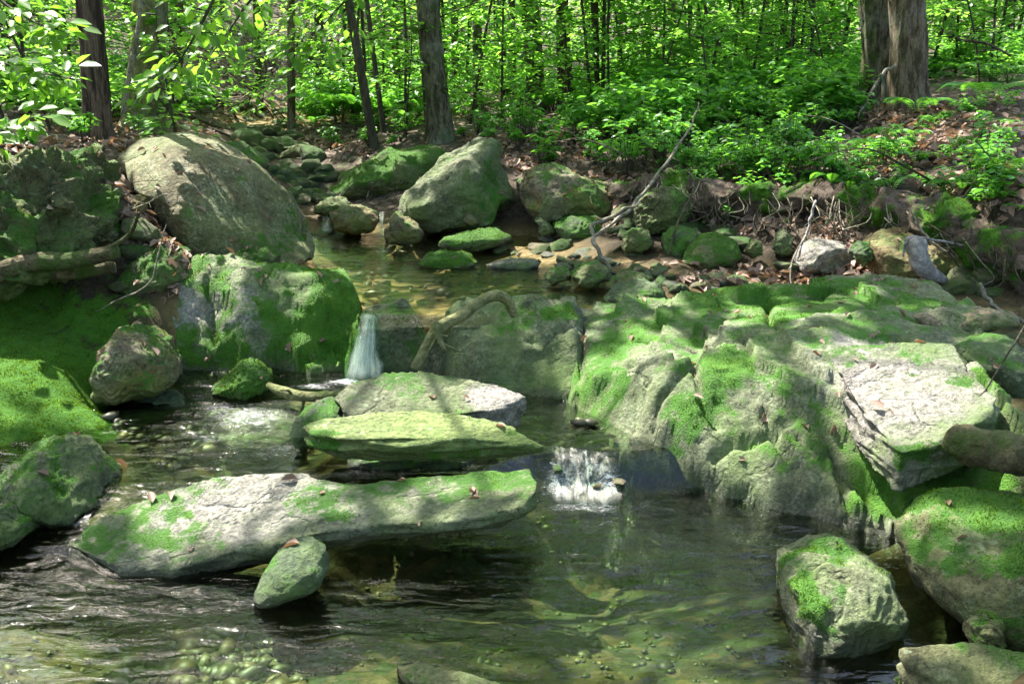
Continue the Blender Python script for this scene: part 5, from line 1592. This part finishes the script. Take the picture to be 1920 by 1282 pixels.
def trunk_mesh(base, top_dir, r, hgt, seed, ridges=0, flare=1.9, n=60, seg=28):
    ts = np.linspace(0, 1, 6)
    P = [base + top_dir * hgt * t + np.array([math.sin(t * 5 + seed), math.cos(t * 4 + seed * 2), 0]) * .05 * t * (1 - t) * hgt * .25 for t in ts]
    P[0] = P[0] - top_dir * .25
    zz = np.linspace(0, 1, n)
    C = catmull(P, n)
    hh = (zz * (hgt + .25) - .25)
    R = r * (1 + (flare - 1) * np.exp(-np.clip(hh + .1, 0, None) / .14)) * (1 - .55 * zz)
    V, F = tube(C, R, n, seg, .12, 3.0, seed)
    if r > .05:
        nv = n * seg
        ax = np.repeat(C, seg, 0)
        dv = V[:nv] - ax
        rr = ridge(V[:nv] * np.array([1, 1, .13]), 1.3 / r, 3, seed) - .6
        V[:nv] = ax + dv * (1 + .16 * np.clip(rr, -1, .5) + .05 * fbm(V[:nv], 9, 3, seed))[:, None]
    return V, F


crown_pts = []
roots_xy = []
info = []
for i, (lab, px, py, Y, w, tx, bark, nm) in enumerate(TREES):
    b = at(px, py, Y)
    b[2] = terrain_z(np.array([b[0]]), np.array([b[1]]))[0]
    b2 = at(tx, 0, Y)
    d = norm(np.array([b2[0] - b[0], 0, max(b2[2] - b[2], .5)]))
    r = w / 2 * Y / FPX
    hgt = 9.5 if r > .06 else 6.5
    if nm == 'far_tree' or nm == 'thin_tree':
        hgt = 9
    info.append((b, d, r, hgt))

# sprays set sunward of the ground they shade
rng = np.random.default_rng(21)
NS = 900
q = np.stack([rng.uniform(-5.2, 5.0, NS), rng.uniform(.4, 8.8, NS)], 1)
hh = rng.uniform(4.6, 9.0, NS)
Cc = np.stack([q[:, 0] + S[0] / S[2] * (hh - .3), q[:, 1] + S[1] / S[2] * (hh - .3), hh], 1)
CROWN_TREES = [0, 1, 2, 3, 4, 5, 7, 8, 9]
bxy = np.array([info[i][0][:2] + info[i][1][:2] * 6 for i in CROWN_TREES])
own = np.argmin(((Cc[:, None, :2] - bxy[None]) ** 2).sum(-1) / np.array([1, 1.2, 1.6, 1, 1.2, .6, 1, 1, .8])[None], 1)


def spray(c, rng, nl, rad, size, flat=.12):
    """flat spray of leaves round c"""
    az = rng.uniform(0, 2 * PI)
    r = rad * np.sqrt(rng.random(nl))
    th = rng.uniform(0, 2 * PI, nl)
    P = c + np.stack([r * np.cos(th), r * np.sin(th) * .75, rng.normal(size=nl) * flat - r * .15], 1)
    D = np.stack([np.cos(th) + rng.normal(size=nl) * .5, np.sin(th) + rng.normal(size=nl) * .5, rng.normal(size=nl) * .25 - .2], 1)
    N = np.stack([rng.normal(size=nl) * .35, rng.normal(size=nl) * .35, np.ones(nl)], 1)
    return P, D, N, size * rng.uniform(.7, 1.25, nl)


for ti, (lab, px, py, Y, w, tx, bark, nm) in enumerate(TREES):
    b, d, r, hgt = info[ti]
    cat = "tree"
    root = empty(nm, b)
    tag(root, lab, cat, 'straight trunks deeper in the wood' if nm == 'wood_tree' else None)
    V, F = trunk_mesh(b, d, r, hgt, ti * 2 + 1, flare=1.7 if r > .05 else 1.2, n=170 if r > .05 else 60, seg=72 if r > .08 else (48 if r > .05 else 14))
    obj("trunk", new_mesh("trunk", V - b, F, True), M[bark], root)
    rng = np.random.default_rng(300 + ti)
    LP, LD, LN, LS = [], [], [], []
    if ti in CROWN_TREES:
        mine = Cc[own == CROWN_TREES.index(ti)]
    else:
        k = 13 if Y > 12.5 else 6
        mine = b + np.stack([rng.normal(size=k) * 1.3, rng.normal(size=k) * 1.3, rng.uniform(.45, 1.0, k) * hgt], 1)
    sel = mine if len(mine) < 14 else mine[rng.choice(len(mine), 14, replace=False)]
    for j, c in enumerate(sel):
        t = np.clip((c[2] - b[2]) / hgt - .15, .4, .95)
        s0 = b + d * hgt * t
        if np.linalg.norm(c - s0) > 7:
            continue
        mid = (s0 + c) / 2 + np.array([0, 0, .25])
        V, F = tube([s0, mid, c], [max(r * .3, .012), .012, .005], 14, 6, .1, 5, j)
        obj("branch", new_mesh("branch", V - b, F, True), M[bark], root)
    for c in mine:
        P, D, N, Sz = spray(c, rng, 46, .62, .125)
        LP.append(P); LD.append(D); LN.append(N); LS.append(Sz)
    if LP:
        P, D, N, Sz = map(np.concatenate, (LP, LD, LN, LS))
        if True:
            ctr = P + norm(D) * (Sz * .5)[:, None]
            k = ~in_gap(ctr)
            # small random openings cut to let sun dapples through
            kk = (ctr[:, 2] - .3) / S[2]
            g2 = np.stack([ctr[:, 0] - S[0] * kk, ctr[:, 1] - S[1] * kk, 0 * kk], 1)
            k &= fbm(g2, 2.1, 3, 91) < .18
            P, D, N, Sz = P[k], D[k], N[k], Sz[k]
        V, F, rn = leaves(P, D, N, Sz, .6)
        obj("crown", new_mesh("crown", V - b, F, False, {'rnd': rn}), M['leaf'], root)

# ------------------------------------------------------------------ understory saplings
def sapling_mesh(seed, hgt, nb, blen, nl, lsize, lo=.12):
    rng = np.random.default_rng(seed)
    d = norm(np.array([rng.normal() * .08, rng.normal() * .08, 1]))
    bend = rng.normal(size=3) * np.array([.08, .08, 0]) * hgt
    stem = [np.zeros(3) - d * .1, d * hgt * .35 + bend * .4, d * hgt * .7 + bend, d * hgt + bend * .8]
    tv, tf = tube(stem, [.0095 * hgt ** .5, .008 * hgt ** .5, .005 * hgt ** .5, .002], 22, 7, .1, 5, seed)
    C = catmull(stem, 60)
    LP, LD, LN, LS = [], [], [], []
    br = []
    for k in range(nb):
        t = lo + (1 - lo) * (k + rng.random()) / nb
        p0 = C[int(t * 59)]
        az = k * 2.4 + rng.normal() * .4
        L = blen * (1.1 - .65 * t) * rng.uniform(.7, 1.25)
        hd = np.array([math.cos(az), math.sin(az), rng.uniform(-.05, .35)])
        sag = rng.uniform(.1, .35)
        q = [p0, p0 + hd * L * .5, p0 + hd * L + np.array([0, 0, -sag * L])]
        br.append(tube(q, [.006, .004, .0015], 8, 4))
        Cb = catmull(q, 30)
        sd = np.array([-hd[1], hd[0], 0])
        n = int(nl * rng.uniform(.7, 1.3))
        tt = rng.uniform(.2, 1, n)
        off = rng.normal(size=n) * .32 * L * (1.15 - tt)
        P = Cb[(tt * 29).astype(int)] + sd[None] * off[:, None]
        P[:, 2] += rng.normal(size=n) * .025 - np.abs(off) * .15
        D = hd[None] * .7 + sd[None] * np.sign(off)[:, None] * .8 + rng.normal(size=(n, 3)) * .3 + np.array([0, 0, -.2])
        N = np.stack([rng.normal(size=n) * .3, rng.normal(size=n) * .3, np.ones(n)], 1)
        LP.append(P); LD.append(D); LN.append(N); LS.append(lsize * rng.uniform(.65, 1.25, n))
    P, D, N, Sz = map(np.concatenate, (LP, LD, LN, LS))
    lv, lf, rn = leaves(P, D, N, Sz, .58)
    stem_me = new_mesh("stem", *merge([(tv, tf)] + br), True)
    stem_me.materials.append(M['bark_thin'])
    leaf_me = new_mesh("foliage", lv, lf, False, {'rnd': rn})
    leaf_me.materials.append(M['leaf_far'])
    return stem_me, leaf_me


SAP = [sapling_mesh(500 + i, h, nb, bl, nl, ls) for i, (h, nb, bl, nl, ls) in enumerate(
    [(2.6, 18, 1.0, 52, .075), (3.4, 22, 1.2, 56, .075), (4.4, 26, 1.4, 60, .075), (3.0, 18, 1.3, 64, .08), (5.2, 30, 1.6, 64, .08), (1.6, 12, .75, 44, .075), (1.1, 9, .6, 34, .08)])]
rng = np.random.default_rng(33)


def put_sapling(k, x, y, s, label, group, rot=None, name="sapling"):
    z = terrain_z(np.array([x]), np.array([y]))[0]
    root = empty(name, (x, y, z - .02))
    root.rotation_euler = (0, 0, rng.uniform(0, 6.28) if rot is None else rot)
    root.scale = (s, s, s)
    tag(root, label, "sapling", group)
    st, lf = SAP[k]
    for nm, me in (("stem", st), ("foliage", lf)):
        o = bpy.data.objects.new(nm, me)
        COL.objects.link(o)
        o.parent = root
    return root


# near and middle saplings at chosen places (picture column, depth)
for (k, px, Y, s) in [(1, 660, 11, 1), (3, 720, 12, 1), (0, 940, 10.6, .9), (2, 1120, 13.5, 1), (0, 1140, 10.5, .9), (0, 1240, 11, 1), (3, 1330, 11.5, 1), (1, 1400, 11.5, 1), (0, 1470, 11, 1), (1, 1560, 13, 1), (3, 1600, 12, 1), (2, 690, 10.5, 1), (0, 760, 9.8, 1), (3, 880, 10.5, 1), (1, 1110, 11.0, 1), (3, 1180, 12, 1), (4, 1290, 13, 1), (2, 1370, 12.5, 1), (1, 1440, 13, 1), (3, 1500, 14, 1), (2, 1850, 13, 1), (1, 1780, 14, 1), (4, 1900, 16, 1),
                      (0, 330, 8.6, .9), (0, 60, 8.2, 1), (3, -60, 9.0, 1), (2, 20, 11, 1), (1, 150, 12, 1), (4, 250, 13, 1), (5, 100, 7.4, 1), (5, 20, 7.0, .9), (6, 330, 7.8, 1), (6, 760, 8.8, 1), (5, 1230, 10, 1), (6, 1330, 9.0, 1), (5, 1550, 10.5, 1), (5, 1830, 9.5, .9)]:
    p = at(px, 250, Y)
    put_sapling(k, p[0], p[1], s, "thin-stemmed leafy sapling in the sunlit wood behind the stream", "saplings of the understory")
for k in range(150):
    Y = 11 + 25 * rng.random() ** 1.3
    px = rng.uniform(-120, 2040)
    if 330 < px < 610 and Y < 22:
        continue
    p = at(px, 200, Y)
    put_sapling(int(rng.integers(0, 5)), p[0], p[1], rng.uniform(.9, 1.6), "thin-stemmed leafy sapling in the sunlit wood behind the stream", "saplings of the understory")

# bare dark crooked stems of the middle distance
for (pts, r, lab) in [([(1372, 130, 11), (1350, 90, 11), (1330, 40, 11), (1310, -30, 11)], .02, "black crooked sapling stem right of the dead branch tip"), ([(1335, 140, 10.6), (1345, 80, 10.6), (1365, 30, 10.6), (1372, -30, 10.6)], .014, "thin forking dark stem crossing the crooked sapling"),
                      ([(1475, 130, 12), (1478, 80, 12), (1465, 40, 12), (1462, -30, 12)], .026, "dark bent stem before the grey far trunk"), ([(1487, 90, 12), (1490, 40, 12), (1500, -20, 12)], .012, "thin upright stem close to the dark bent stem"),
                      ([(232, 215, 7.4), (243, 140, 7.4), (258, 60, 7.4), (268, -30, 7.4)], .018, "pale slim leaning stem in front of the mossy trunk"), ([(1780, 60, 9.5), (1800, 75, 9.3), (1850, 82, 9.0), (1895, 105, 8.8)], .014, "low dark branch reaching out right of the tan trunk"),
                      ([(10, 215, 5.5), (35, 262, 5.4), (55, 290, 5.3)], .006, "thin bent dead stem on the left leaf slope")]:
    stick("bare_stem", lab, "stem", pts, [r * 1.1, r, r * .9, r * .7][:len(pts)], 'deadwood' if 'pale' in lab else 'bark_thin', int(r * 1e4), 30, 7, .15, 6, twigs=4)

# beech sprays hanging in at the left, nearer the camera
def beech(name, label, pts, R, nl, size, seed, spread=.22):
    rng = np.random.default_rng(seed)
    P = np.array([at(*p) for p in pts])
    loc = P[0].copy()
    root = empty(name, loc)
    tag(root, label, "branch")
    V, F = tube(P, R, 30, 6, .1, 6, seed)
    C = catmull(P, 60)
    br = [(V, F)]
    LP, LD = [], []
    for k in range(nl):
        i = rng.integers(8, 60)
        tdir = norm(C[min(i + 1, 59)] - C[max(i - 1, 0)])
        o = rand_unit(1, rng)[0] * np.array([1, 1, .45])
        o = norm(o) * spread * rng.uniform(.2, 1) * (1.1 - i / 80)
        p = C[i] + o
        if k % 4 == 0:
            br.append(tube([C[i], C[i] + o * .6 + np.array([0, 0, .01]), p], [.003, .0015], 6, 4))
        LP.append(p)
        LD.append(norm(o) + tdir * .6 + np.array([0, 0, -.25]))
    LP, LD = np.array(LP), np.array(LD)
    n = len(LP)
    N = np.stack([rng.normal(size=n) * .4, -.25 + rng.normal(size=n) * .4, np.ones(n)], 1)
    lv, lf, rn = leaves(LP, LD, N, size * rng.uniform(.65, 1.2, n), .6, .3)
    V, F = merge(br)
    obj("twigs", new_mesh("twigs", V - loc, F, True), M['bark_thin'], root)
    obj("foliage", new_mesh("foliage", lv - loc, lf, True, {'rnd': rn}), M['leaf_beech'], root)


beech("beech_branch", "broad-leaved beech branch reaching in from the left edge", [(-120, 60, 4.8), (-20, 110, 4.7), (70, 135, 4.6), (150, 150, 4.5)], [.012, .008, .005, .002], 80, .085, 1, .22)
beech("beech_branch", "low beech spray with yellow-green leaves at the left edge", [(-100, 300, 4.8), (-30, 250, 4.8), (40, 225, 4.8), (95, 215, 4.8)], [.01, .007, .004, .002], 45, .095, 2, .2)
beech("beech_branch", "beech twig hanging before the thick mossy trunk", [(420, -40, 5.6), (380, 40, 5.6), (340, 110, 5.6), (300, 160, 5.5)], [.01, .008, .005, .002], 75, .085, 3, .3)
beech("beech_branch", "beech spray over the brush right of the mossy trunk", [(520, -60, 6.2), (470, 0, 6.2), (420, 70, 6.1), (370, 135, 6.0)], [.012, .009, .006, .002], 75, .085, 4, .33)
beech("beech_branch", "leafy twig low in front of the mossy trunk base", [(330, 250, 6.4), (320, 215, 6.3), (290, 180, 6.2), (250, 170, 6.2)], [.008, .006, .004, .002], 50, .085, 5, .26)
beech("beech_branch", "hanging beech spray left of the dark trunk top", [(-60, -60, 5.4), (0, 0, 5.4), (60, 40, 5.3), (120, 60, 5.2)], [.012, .009, .005, .002], 80, .09, 6, .3)
beech("beech_branch", "bright spray above the head of the stream", [(700, -60, 8), (640, 10, 8), (590, 60, 7.9), (540, 100, 7.8)], [.014, .01, .006, .002], 120, .085, 7, .45)

# ------------------------------------------------------------------ ground herbs, ferns, litter
def herb_mesh(seed, nst, hgt, ls):
    rng = np.random.default_rng(seed)
    LP, LD, LN, LS = [], [], [], []
    st = []
    for k in range(nst):
        az = rng.uniform(0, 2 * PI)
        out = np.array([math.cos(az), math.sin(az), 0]) * rng.uniform(.05, .5) * hgt
        top = out + np.array([0, 0, hgt * rng.uniform(.6, 1.1)])
        st.append(tube([np.zeros(3), top * .5 + out * .1, top], [.003, .002, .0015], 6, 4))
        for j in range(int(rng.integers(3, 6))):
            a2 = j * 2 * PI / 4 + rng.normal() * .4
            dd = np.array([math.cos(a2), math.sin(a2), -.15 + rng.normal() * .15])
            LP.append(top * rng.uniform(.75, 1)); LD.append(dd); LN.append(np.array([rng.normal() * .25, rng.normal() * .25, 1])); LS.append(ls * rng.uniform(.6, 1.2))
    lv, lf, rn = leaves(np.array(LP), np.array(LD), np.array(LN), np.array(LS), .6, .3)
    sv, sf = merge(st)
    return sv, sf, lv, lf, rn


def fern_mesh(seed, nf, L):
    rng = np.random.default_rng(seed)
    LP, LD, LN, LS = [], [], [], []
    st = []
    for k in range(nf):
        az = k * 2 * PI / nf + rng.normal() * .25
        h = np.array([math.cos(az), math.sin(az), 0])
        q = [np.zeros(3), h * L * .3 + np.array([0, 0, L * .5]), h * L * .75 + np.array([0, 0, L * .62]), h * L * 1.05 + np.array([0, 0, L * .45])]
        st.append(tube(q, [.004, .003, .001], 12, 4))
        C = catmull(q, 26)
        sd = np.array([-h[1], h[0], 0])
        for i in range(4, 26):
            w = L * .22 * math.sin(PI * (i - 2) / 25) ** .8
            for s in (-1, 1):
                LP.append(C[i]); LD.append(sd * s + h * .35 + np.array([0, 0, -.1])); LN.append(np.array([0, 0, 1.0]) - h * .3); LS.append(w)
    lv, lf, rn = leaves(np.array(LP), np.array(LD), np.array(LN), np.array(LS), .34, .1, .2)
    sv, sf = merge(st)
    return sv, sf, lv, lf, rn


def two_mat_mesh(name, sv, sf, lv, lf, rn, mats):
    V, F = merge([(sv, sf), (lv, lf)])
    me = new_mesh(name, V, F, False, {'rnd': np.concatenate([np.zeros(len(sv)), rn])})
    for m in mats:
        me.materials.append(m)
    idx = np.zeros(len(me.polygons), np.int32)
    vi = np.zeros(len(me.loops), np.int32)
    me.loops.foreach_get("vertex_index", vi)
    ls = np.zeros(len(me.polygons), np.int32)
    me.polygons.foreach_get("loop_start", ls)
    idx[vi[ls] >= len(sv)] = 1
    me.polygons.foreach_set("material_index", idx)
    return me


HERB_RAW = [herb_mesh(700 + i, n, h, l) for i, (n, h, l) in enumerate([(11, .2, .06), (14, .27, .068), (9, .13, .055), (15, .33, .065)])]
HERB = [two_mat_mesh("herb", *h, (M['bark_thin'], M['leaf_herb'])) for h in HERB_RAW]
FERN_RAW = [fern_mesh(760 + i, n, l) for i, (n, l) in enumerate([(7, .38), (9, .5), (6, .3)])]
FERN = [two_mat_mesh("fern", *h, (M['bark_thin'], M['fern'])) for h in FERN_RAW]
rng = np.random.default_rng(91)


def put_plant(me, x, y, s, name, label, group, cat="plant"):
    z = terrain_z(np.array([x]), np.array([y]))[0]
    o = bpy.data.objects.new(name, me)
    COL.objects.link(o)
    o.location = (x, y, z - .01)
    o.scale = (s, s, s)
    o.rotation_euler = (rng.normal() * .12, rng.normal() * .12, rng.uniform(0, 6.28))
    tag(o, label, cat, group)
    return o


for (n, poly) in [(108, [(1110, 235), (1250, 190), (1500, 170), (1620, 190), (1600, 290), (1430, 335), (1280, 320), (1200, 290), (1120, 300)]), (30, [(870, 215), (1100, 190), (1120, 260), (960, 290), (880, 270)]), (30, [(1300, 300), (1520, 290), (1500, 350), (1380, 365), (1290, 350)]), (16, [(1720, 330), (1900, 240), (1900, 420), (1760, 400)]), (18, [(1580, 240), (1720, 260), (1700, 380), (1560, 340)]), (10, [(1240, 330), (1500, 340), (1420, 430), (1250, 420)]), (40, [(1100, 275), (1330, 305), (1600, 340), (1480, 378), (1250, 350), (1100, 335)]), (16, [(860, 255), (1110, 250), (1110, 310), (960, 310)]), (16, [(0, 200), (230, 190), (380, 230), (230, 275), (0, 280)]), (10, [(560, 230), (760, 230), (760, 280), (600, 280)])]:
    for p in scatter_px(n, poly, rng):
        put_plant(HERB[int(rng.integers(4))], p[0], p[1], rng.uniform(.6, 1.1) * (.72 if poly[0][0] > 1200 else 1), "herb", "broad-leaved green herb growing on the forest floor", "herbs of the forest floor")
for p in scatter_px(60, [(1120, 200), (1300, 150), (1600, 130), (1610, 200), (1400, 240), (1200, 260)], rng):
    put_plant(FERN[int(rng.integers(3))], p[0], p[1], rng.uniform(.42, .75), "fern", "arching fern on the green slope above the right bank", "ferns of the right slope", "fern")
for p in scatter_px(16, [(1740, 130), (1920, 90), (1920, 170), (1760, 180)], rng):
    put_plant(FERN[int(rng.integers(3))], p[0], p[1], rng.uniform(.5, .9), "fern", "fern behind the tan trunk at the right edge", "ferns behind the tan trunk", "fern")
f = put_plant(FERN[2], *at(1672, 352, 5.7)[:2], .62, "fern", "single small fern on the leaf-strewn right bank", None, "fern")

# ground cover mass farther back
parts, rn_all = [], []
P = np.concatenate([scatter_px(60, [(1640, 230), (1920, 190), (1920, 430), (1500, 365)], rng), scatter_px(150, [(1110, 225), (1250, 185), (1500, 165), (1620, 185), (1600, 250), (1250, 270), (1120, 280)], rng), scatter_px(500, [(560, 120), (1650, 60), (1650, 140), (900, 190), (560, 200)], rng), scatter_px(650, [(900, 200), (1100, 150), (1300, 110), (1620, 100), (1610, 180), (1300, 210), (1100, 220)], rng), scatter_px(160, [(1740, 70), (1920, 60), (1920, 150), (1750, 150)], rng), scatter_px(200, [(0, 170), (240, 160), (420, 190), (400, 225), (0, 225)], rng), scatter_px(160, [(560, 190), (800, 190), (900, 200), (760, 245), (560, 240)], rng)])
pz = terrain_z(P[:, 0], P[:, 1])
for k in range(len(P)):
    sv, sf, lv, lf, rn = HERB_RAW[int(rng.integers(4))] if rng.random() < .75 else FERN_RAW[int(rng.integers(3))]
    a = rng.uniform(0, 6.28)
    R = np.array([[math.cos(a), -math.sin(a), 0], [math.sin(a), math.cos(a), 0], [0, 0, 1]])
    s = rng.uniform(.9, 1.7) * (.6 if len(lv) > 1200 else 1) * (.42 if P[k, 1] < 7.6 else 1)
    parts.append((lv @ R.T * s + np.array([P[k, 0], P[k, 1], pz[k]]), lf))
    rn_all.append(rn)
V, F = merge(parts)
o = obj("ground_cover", new_mesh("ground_cover", V, F, False, {'rnd': np.concatenate(rn_all)}), M['leaf_herb'])
tag(o, "mass of green herbs and ferns covering the far forest floor", "ground cover", kind="stuff")

# dead leaves
rng = np.random.default_rng(14)
LPs = []
for (n, poly) in [(900, [(1600, 215), (1740, 180), (1920, 180), (1920, 420), (1700, 350), (1560, 350)]), (900, [(1640, 210), (1800, 190), (1780, 300), (1640, 330)]), (350, [(1370, 340), (1480, 330), (1480, 420), (1390, 430)]), (260, [(1530, 350), (1610, 340), (1600, 510), (1540, 510)]), (500, [(0, 215), (260, 215), (420, 260), (230, 290), (0, 295)]), (420, [(130, 320), (200, 310), (300, 420), (330, 490), (270, 490), (180, 420)]), (160, [(285, 505), (350, 500), (350, 560), (285, 560)]),
                  (500, [(330, 90), (520, 100), (560, 240), (340, 240)]), (300, [(560, 230), (700, 240), (700, 300), (560, 300)]), (900, [(1100, 330), (1500, 300), (1600, 380), (1450, 440), (1150, 420)]), (160, [(1780, 880), (1920, 870), (1920, 940), (1760, 960)]), (200, [(1250, 500), (1560, 510), (1600, 540), (1300, 550)]), (400, [(850, 260), (1100, 250), (1100, 330), (950, 330)]), (160, [(1600, 500), (1760, 520), (1740, 560), (1610, 540)])]:
    LPs.append(scatter_px(n, poly, rng))
P = np.concatenate(LPs)
P = P[:, :3] + np.stack([rng.normal(size=len(P)) * .02, rng.normal(size=len(P)) * .02, 0 * P[:, 0]], 1)
P[:, 2] = terrain_z(P[:, 0], P[:, 1]) + rng.uniform(.004, .03, len(P))
e = .03
gxn = (terrain_z(P[:, 0] + e, P[:, 1]) - terrain_z(P[:, 0] - e, P[:, 1])) / (2 * e)
gyn = (terrain_z(P[:, 0], P[:, 1] + e) - terrain_z(P[:, 0], P[:, 1] - e)) / (2 * e)
N = norm(np.stack([-gxn, -gyn, np.ones(len(P))], 1)) + rng.normal(size=(len(P), 3)) * .35
D = np.cross(N, rand_unit(len(P), rng))
V, F, rn = leaves(P, D, N, rng.uniform(.04, .085, len(P)), .55, .6, .25)
o = obj("leaf_litter", new_mesh("leaf_litter", V, F, False, {'rnd': rn}), M['dead_leaf'])
tag(o, "brown and pinkish dead leaves strewn over the banks", "leaf litter", kind="stuff")

bpy.context.view_layer.update()
dg = bpy.context.evaluated_depsgraph_get()
hits = []
for k in range(900):
    u = rng.random()
    if u < .55:
        x0, y0 = rng.uniform(-2.3, 2.2), rng.uniform(2.4, 5.2)
    else:
        x0, y0 = rng.uniform(-2.5, 2.4), rng.uniform(4.6, 8.2)
    ok, loc, nn, _, ob, _ = SC.ray_cast(dg, Vector((x0, y0, 1.42)), Vector((0, 0, -1)))
    if ok and nn.z > .25 and (ob.name.split('.')[0] in ('rock_ledge', 'rock_block', 'mossy_rock', 'rock_slab', 'flat_stone', 'boulder', 'stone', 'moss', 'loose_stone', 'bank_overhang', 'log')) and rng.random() < (.5 if y0 < 4.4 else .9):
        hits.append((*loc, *nn))
hits = np.array(hits)
N = hits[:, 3:] + rng.normal(size=(len(hits), 3)) * .3
V, F, rn = leaves(hits[:, :3] + hits[:, 3:] * .006, np.cross(N, rand_unit(len(hits), rng)), N, rng.uniform(.025, .06, len(hits)), .5, .7, .3)
o = obj("fallen_leaves", new_mesh("fallen_leaves", V, F, False, {'rnd': rn}), M['dead_leaf'])
tag(o, "scattered brown leaves lying on rocks and stones of the stream", "leaf litter", kind="stuff")

# brush of dead twigs on the left hillside
rng = np.random.default_rng(45)
TW = []
for i in range(5):
    L = 1.0
    q = [np.zeros(3), np.array([L * .35, rng.normal() * .06, .08]), np.array([L * .7, rng.normal() * .1, .12]), np.array([L, rng.normal() * .15, .05])]
    parts = [tube(q, [.012, .01, .007, .003], 16, 5, .2, 6, i)]
    C = catmull(q, 30)
    for j in range(5):
        k = int(rng.integers(6, 28))
        dd = np.array([.5, rng.normal() * .7, rng.normal() * .5])
        parts.append(tube([C[k], C[k] + dd * .2, C[k] + dd * rng.uniform(.25, .5)], [.005, .003, .0015], 6, 4))
    me = new_mesh("dead_twig", *merge(parts), True)
    me.materials.append(M['deadwood' if i == 1 else ('bark_tan' if i % 2 else 'bark_thin')])
    TW.append(me)
for (n, poly, s0, s1, lab, grp) in [(80, [(330, 60), (520, 90), (560, 250), (360, 250)], .5, 1.6, "bare dead twig in the brush on the left hillside", "dead twigs on the left hillside"), (12, [(1120, 300), (1400, 330), (1500, 420), (1150, 420)], .25, .7, "dead twig caught on the face of the right bank", "dead twigs on the right bank"), (8, [(1600, 250), (1900, 250), (1900, 450), (1650, 420)], .3, .7, "dead twig lying on the leaf-strewn right slope", "dead twigs on the right slope"), (12, [(200, 300), (330, 400), (330, 560), (220, 520)], .2, .45, "dead twig in the gully of the left bank", "dead twigs in the left gully"), (8, [(590, 375), (740, 385), (740, 400), (600, 400)], .25, .45, "small dead twig across the upstream stones", "dead twigs upstream")]:
    for p in scatter_px(n, poly, rng):
        o = bpy.data.objects.new("dead_twig", TW[int(rng.integers(5))])
        COL.objects.link(o)
        o.location = (p[0], p[1], p[2] + .03)
        s = rng.uniform(s0, s1)
        o.scale = (s, s, s)
        o.rotation_euler = (rng.normal() * .5, rng.normal() * .4 - .1, rng.uniform(0, 6.28))
        tag(o, lab, "twig", grp)

# ------------------------------------------------------------------ far wood and unseen wood added around to screen skylight
rng = np.random.default_rng(66)


def leaf_mass(name, label, C, rad, nl, size, mat):
    LP, LD, LN, LS = [], [], [], []
    for c in C:
        P, D, N, Sz = spray(c, rng, nl, rad, size, .35)
        LP.append(P); LD.append(D); LN.append(N); LS.append(Sz)
    P, D, N, Sz = map(np.concatenate, (LP, LD, LN, LS))
    V, F, rn = leaves(P, D, N, Sz, .6)
    o = obj(name, new_mesh(name, V, F, False, {'rnd': rn}), M[mat])
    tag(o, label, "wood", kind="stuff")


n = 680
yy = rng.uniform(30, 58, n)
xx = rng.uniform(-.75, .75, n) * yy * 1.0
C = np.stack([xx, yy, TER(xx, yy) + rng.uniform(.3, 8, n) * rng.random(n) ** .5], 1)
leaf_mass("distant_wood", "sunlit far-off wood closing the view", C, 1.5, 55, .2, 'leaf_far')
n = 330
a = rng.uniform(PI * .95, PI * 2.05, n)
rr = rng.uniform(6.5, 12, n)
C = np.stack([np.cos(a) * rr, np.sin(a) * rr + 1, rng.uniform(1.5, 10, n)], 1)
leaf_mass("screen_wood", "unseen wood added behind the viewer and to both sides to hold back skylight", C, 1.0, 55, .16, 'leaf')  # unseen leaf mass added to keep skylight off the front faces

# ------------------------------------------------------------------ light
w = bpy.data.worlds.new("World")
SC.world = w
w.use_nodes = True
nt = w.node_tree
nt.nodes.clear()
sky = nt.nodes.new('ShaderNodeTexSky')
sky.sky_type = 'NISHITA'
sky.sun_disc = False
sky.air_density = 0.8
sky.dust_density = 3.0
sky.ozone_density = 0.4
sky.sun_elevation = SUN_EL
sky.sun_rotation = math.atan2(S[0], S[1])
bg = nt.nodes.new('ShaderNodeBackground')
bg.inputs[1].default_value = 0.13
out = nt.nodes.new('ShaderNodeOutputWorld')
nt.links.new(sky.outputs[0], bg.inputs[0])
nt.links.new(bg.outputs[0], out.inputs[0])
sd = bpy.data.lights.new("sun", 'SUN')
sd.energy = 5.0
sd.angle = math.radians(0.5)
sd.color = (1.0, 0.96, 0.88)
so = bpy.data.objects.new("sun", sd)
COL.objects.link(so)
so.location = (0, 0, 20)
so.rotation_euler = Vector(-S).to_track_quat('-Z', 'Y').to_euler()

vs = SC.view_settings
vs.view_transform = 'Standard'
vs.look = 'None'
vs.exposure = 2.25
vs.gamma = 1.0
cy = SC.cycles
cy.use_denoising = True
cy.max_bounces = 7
cy.diffuse_bounces = 4
cy.glossy_bounces = 3
cy.transmission_bounces = 5
cy.transparent_max_bounces = 16
cy.caustics_reflective = False
cy.caustics_refractive = False
cy.sample_clamp_indirect = 6.0
cy.sample_clamp_direct = 30.0
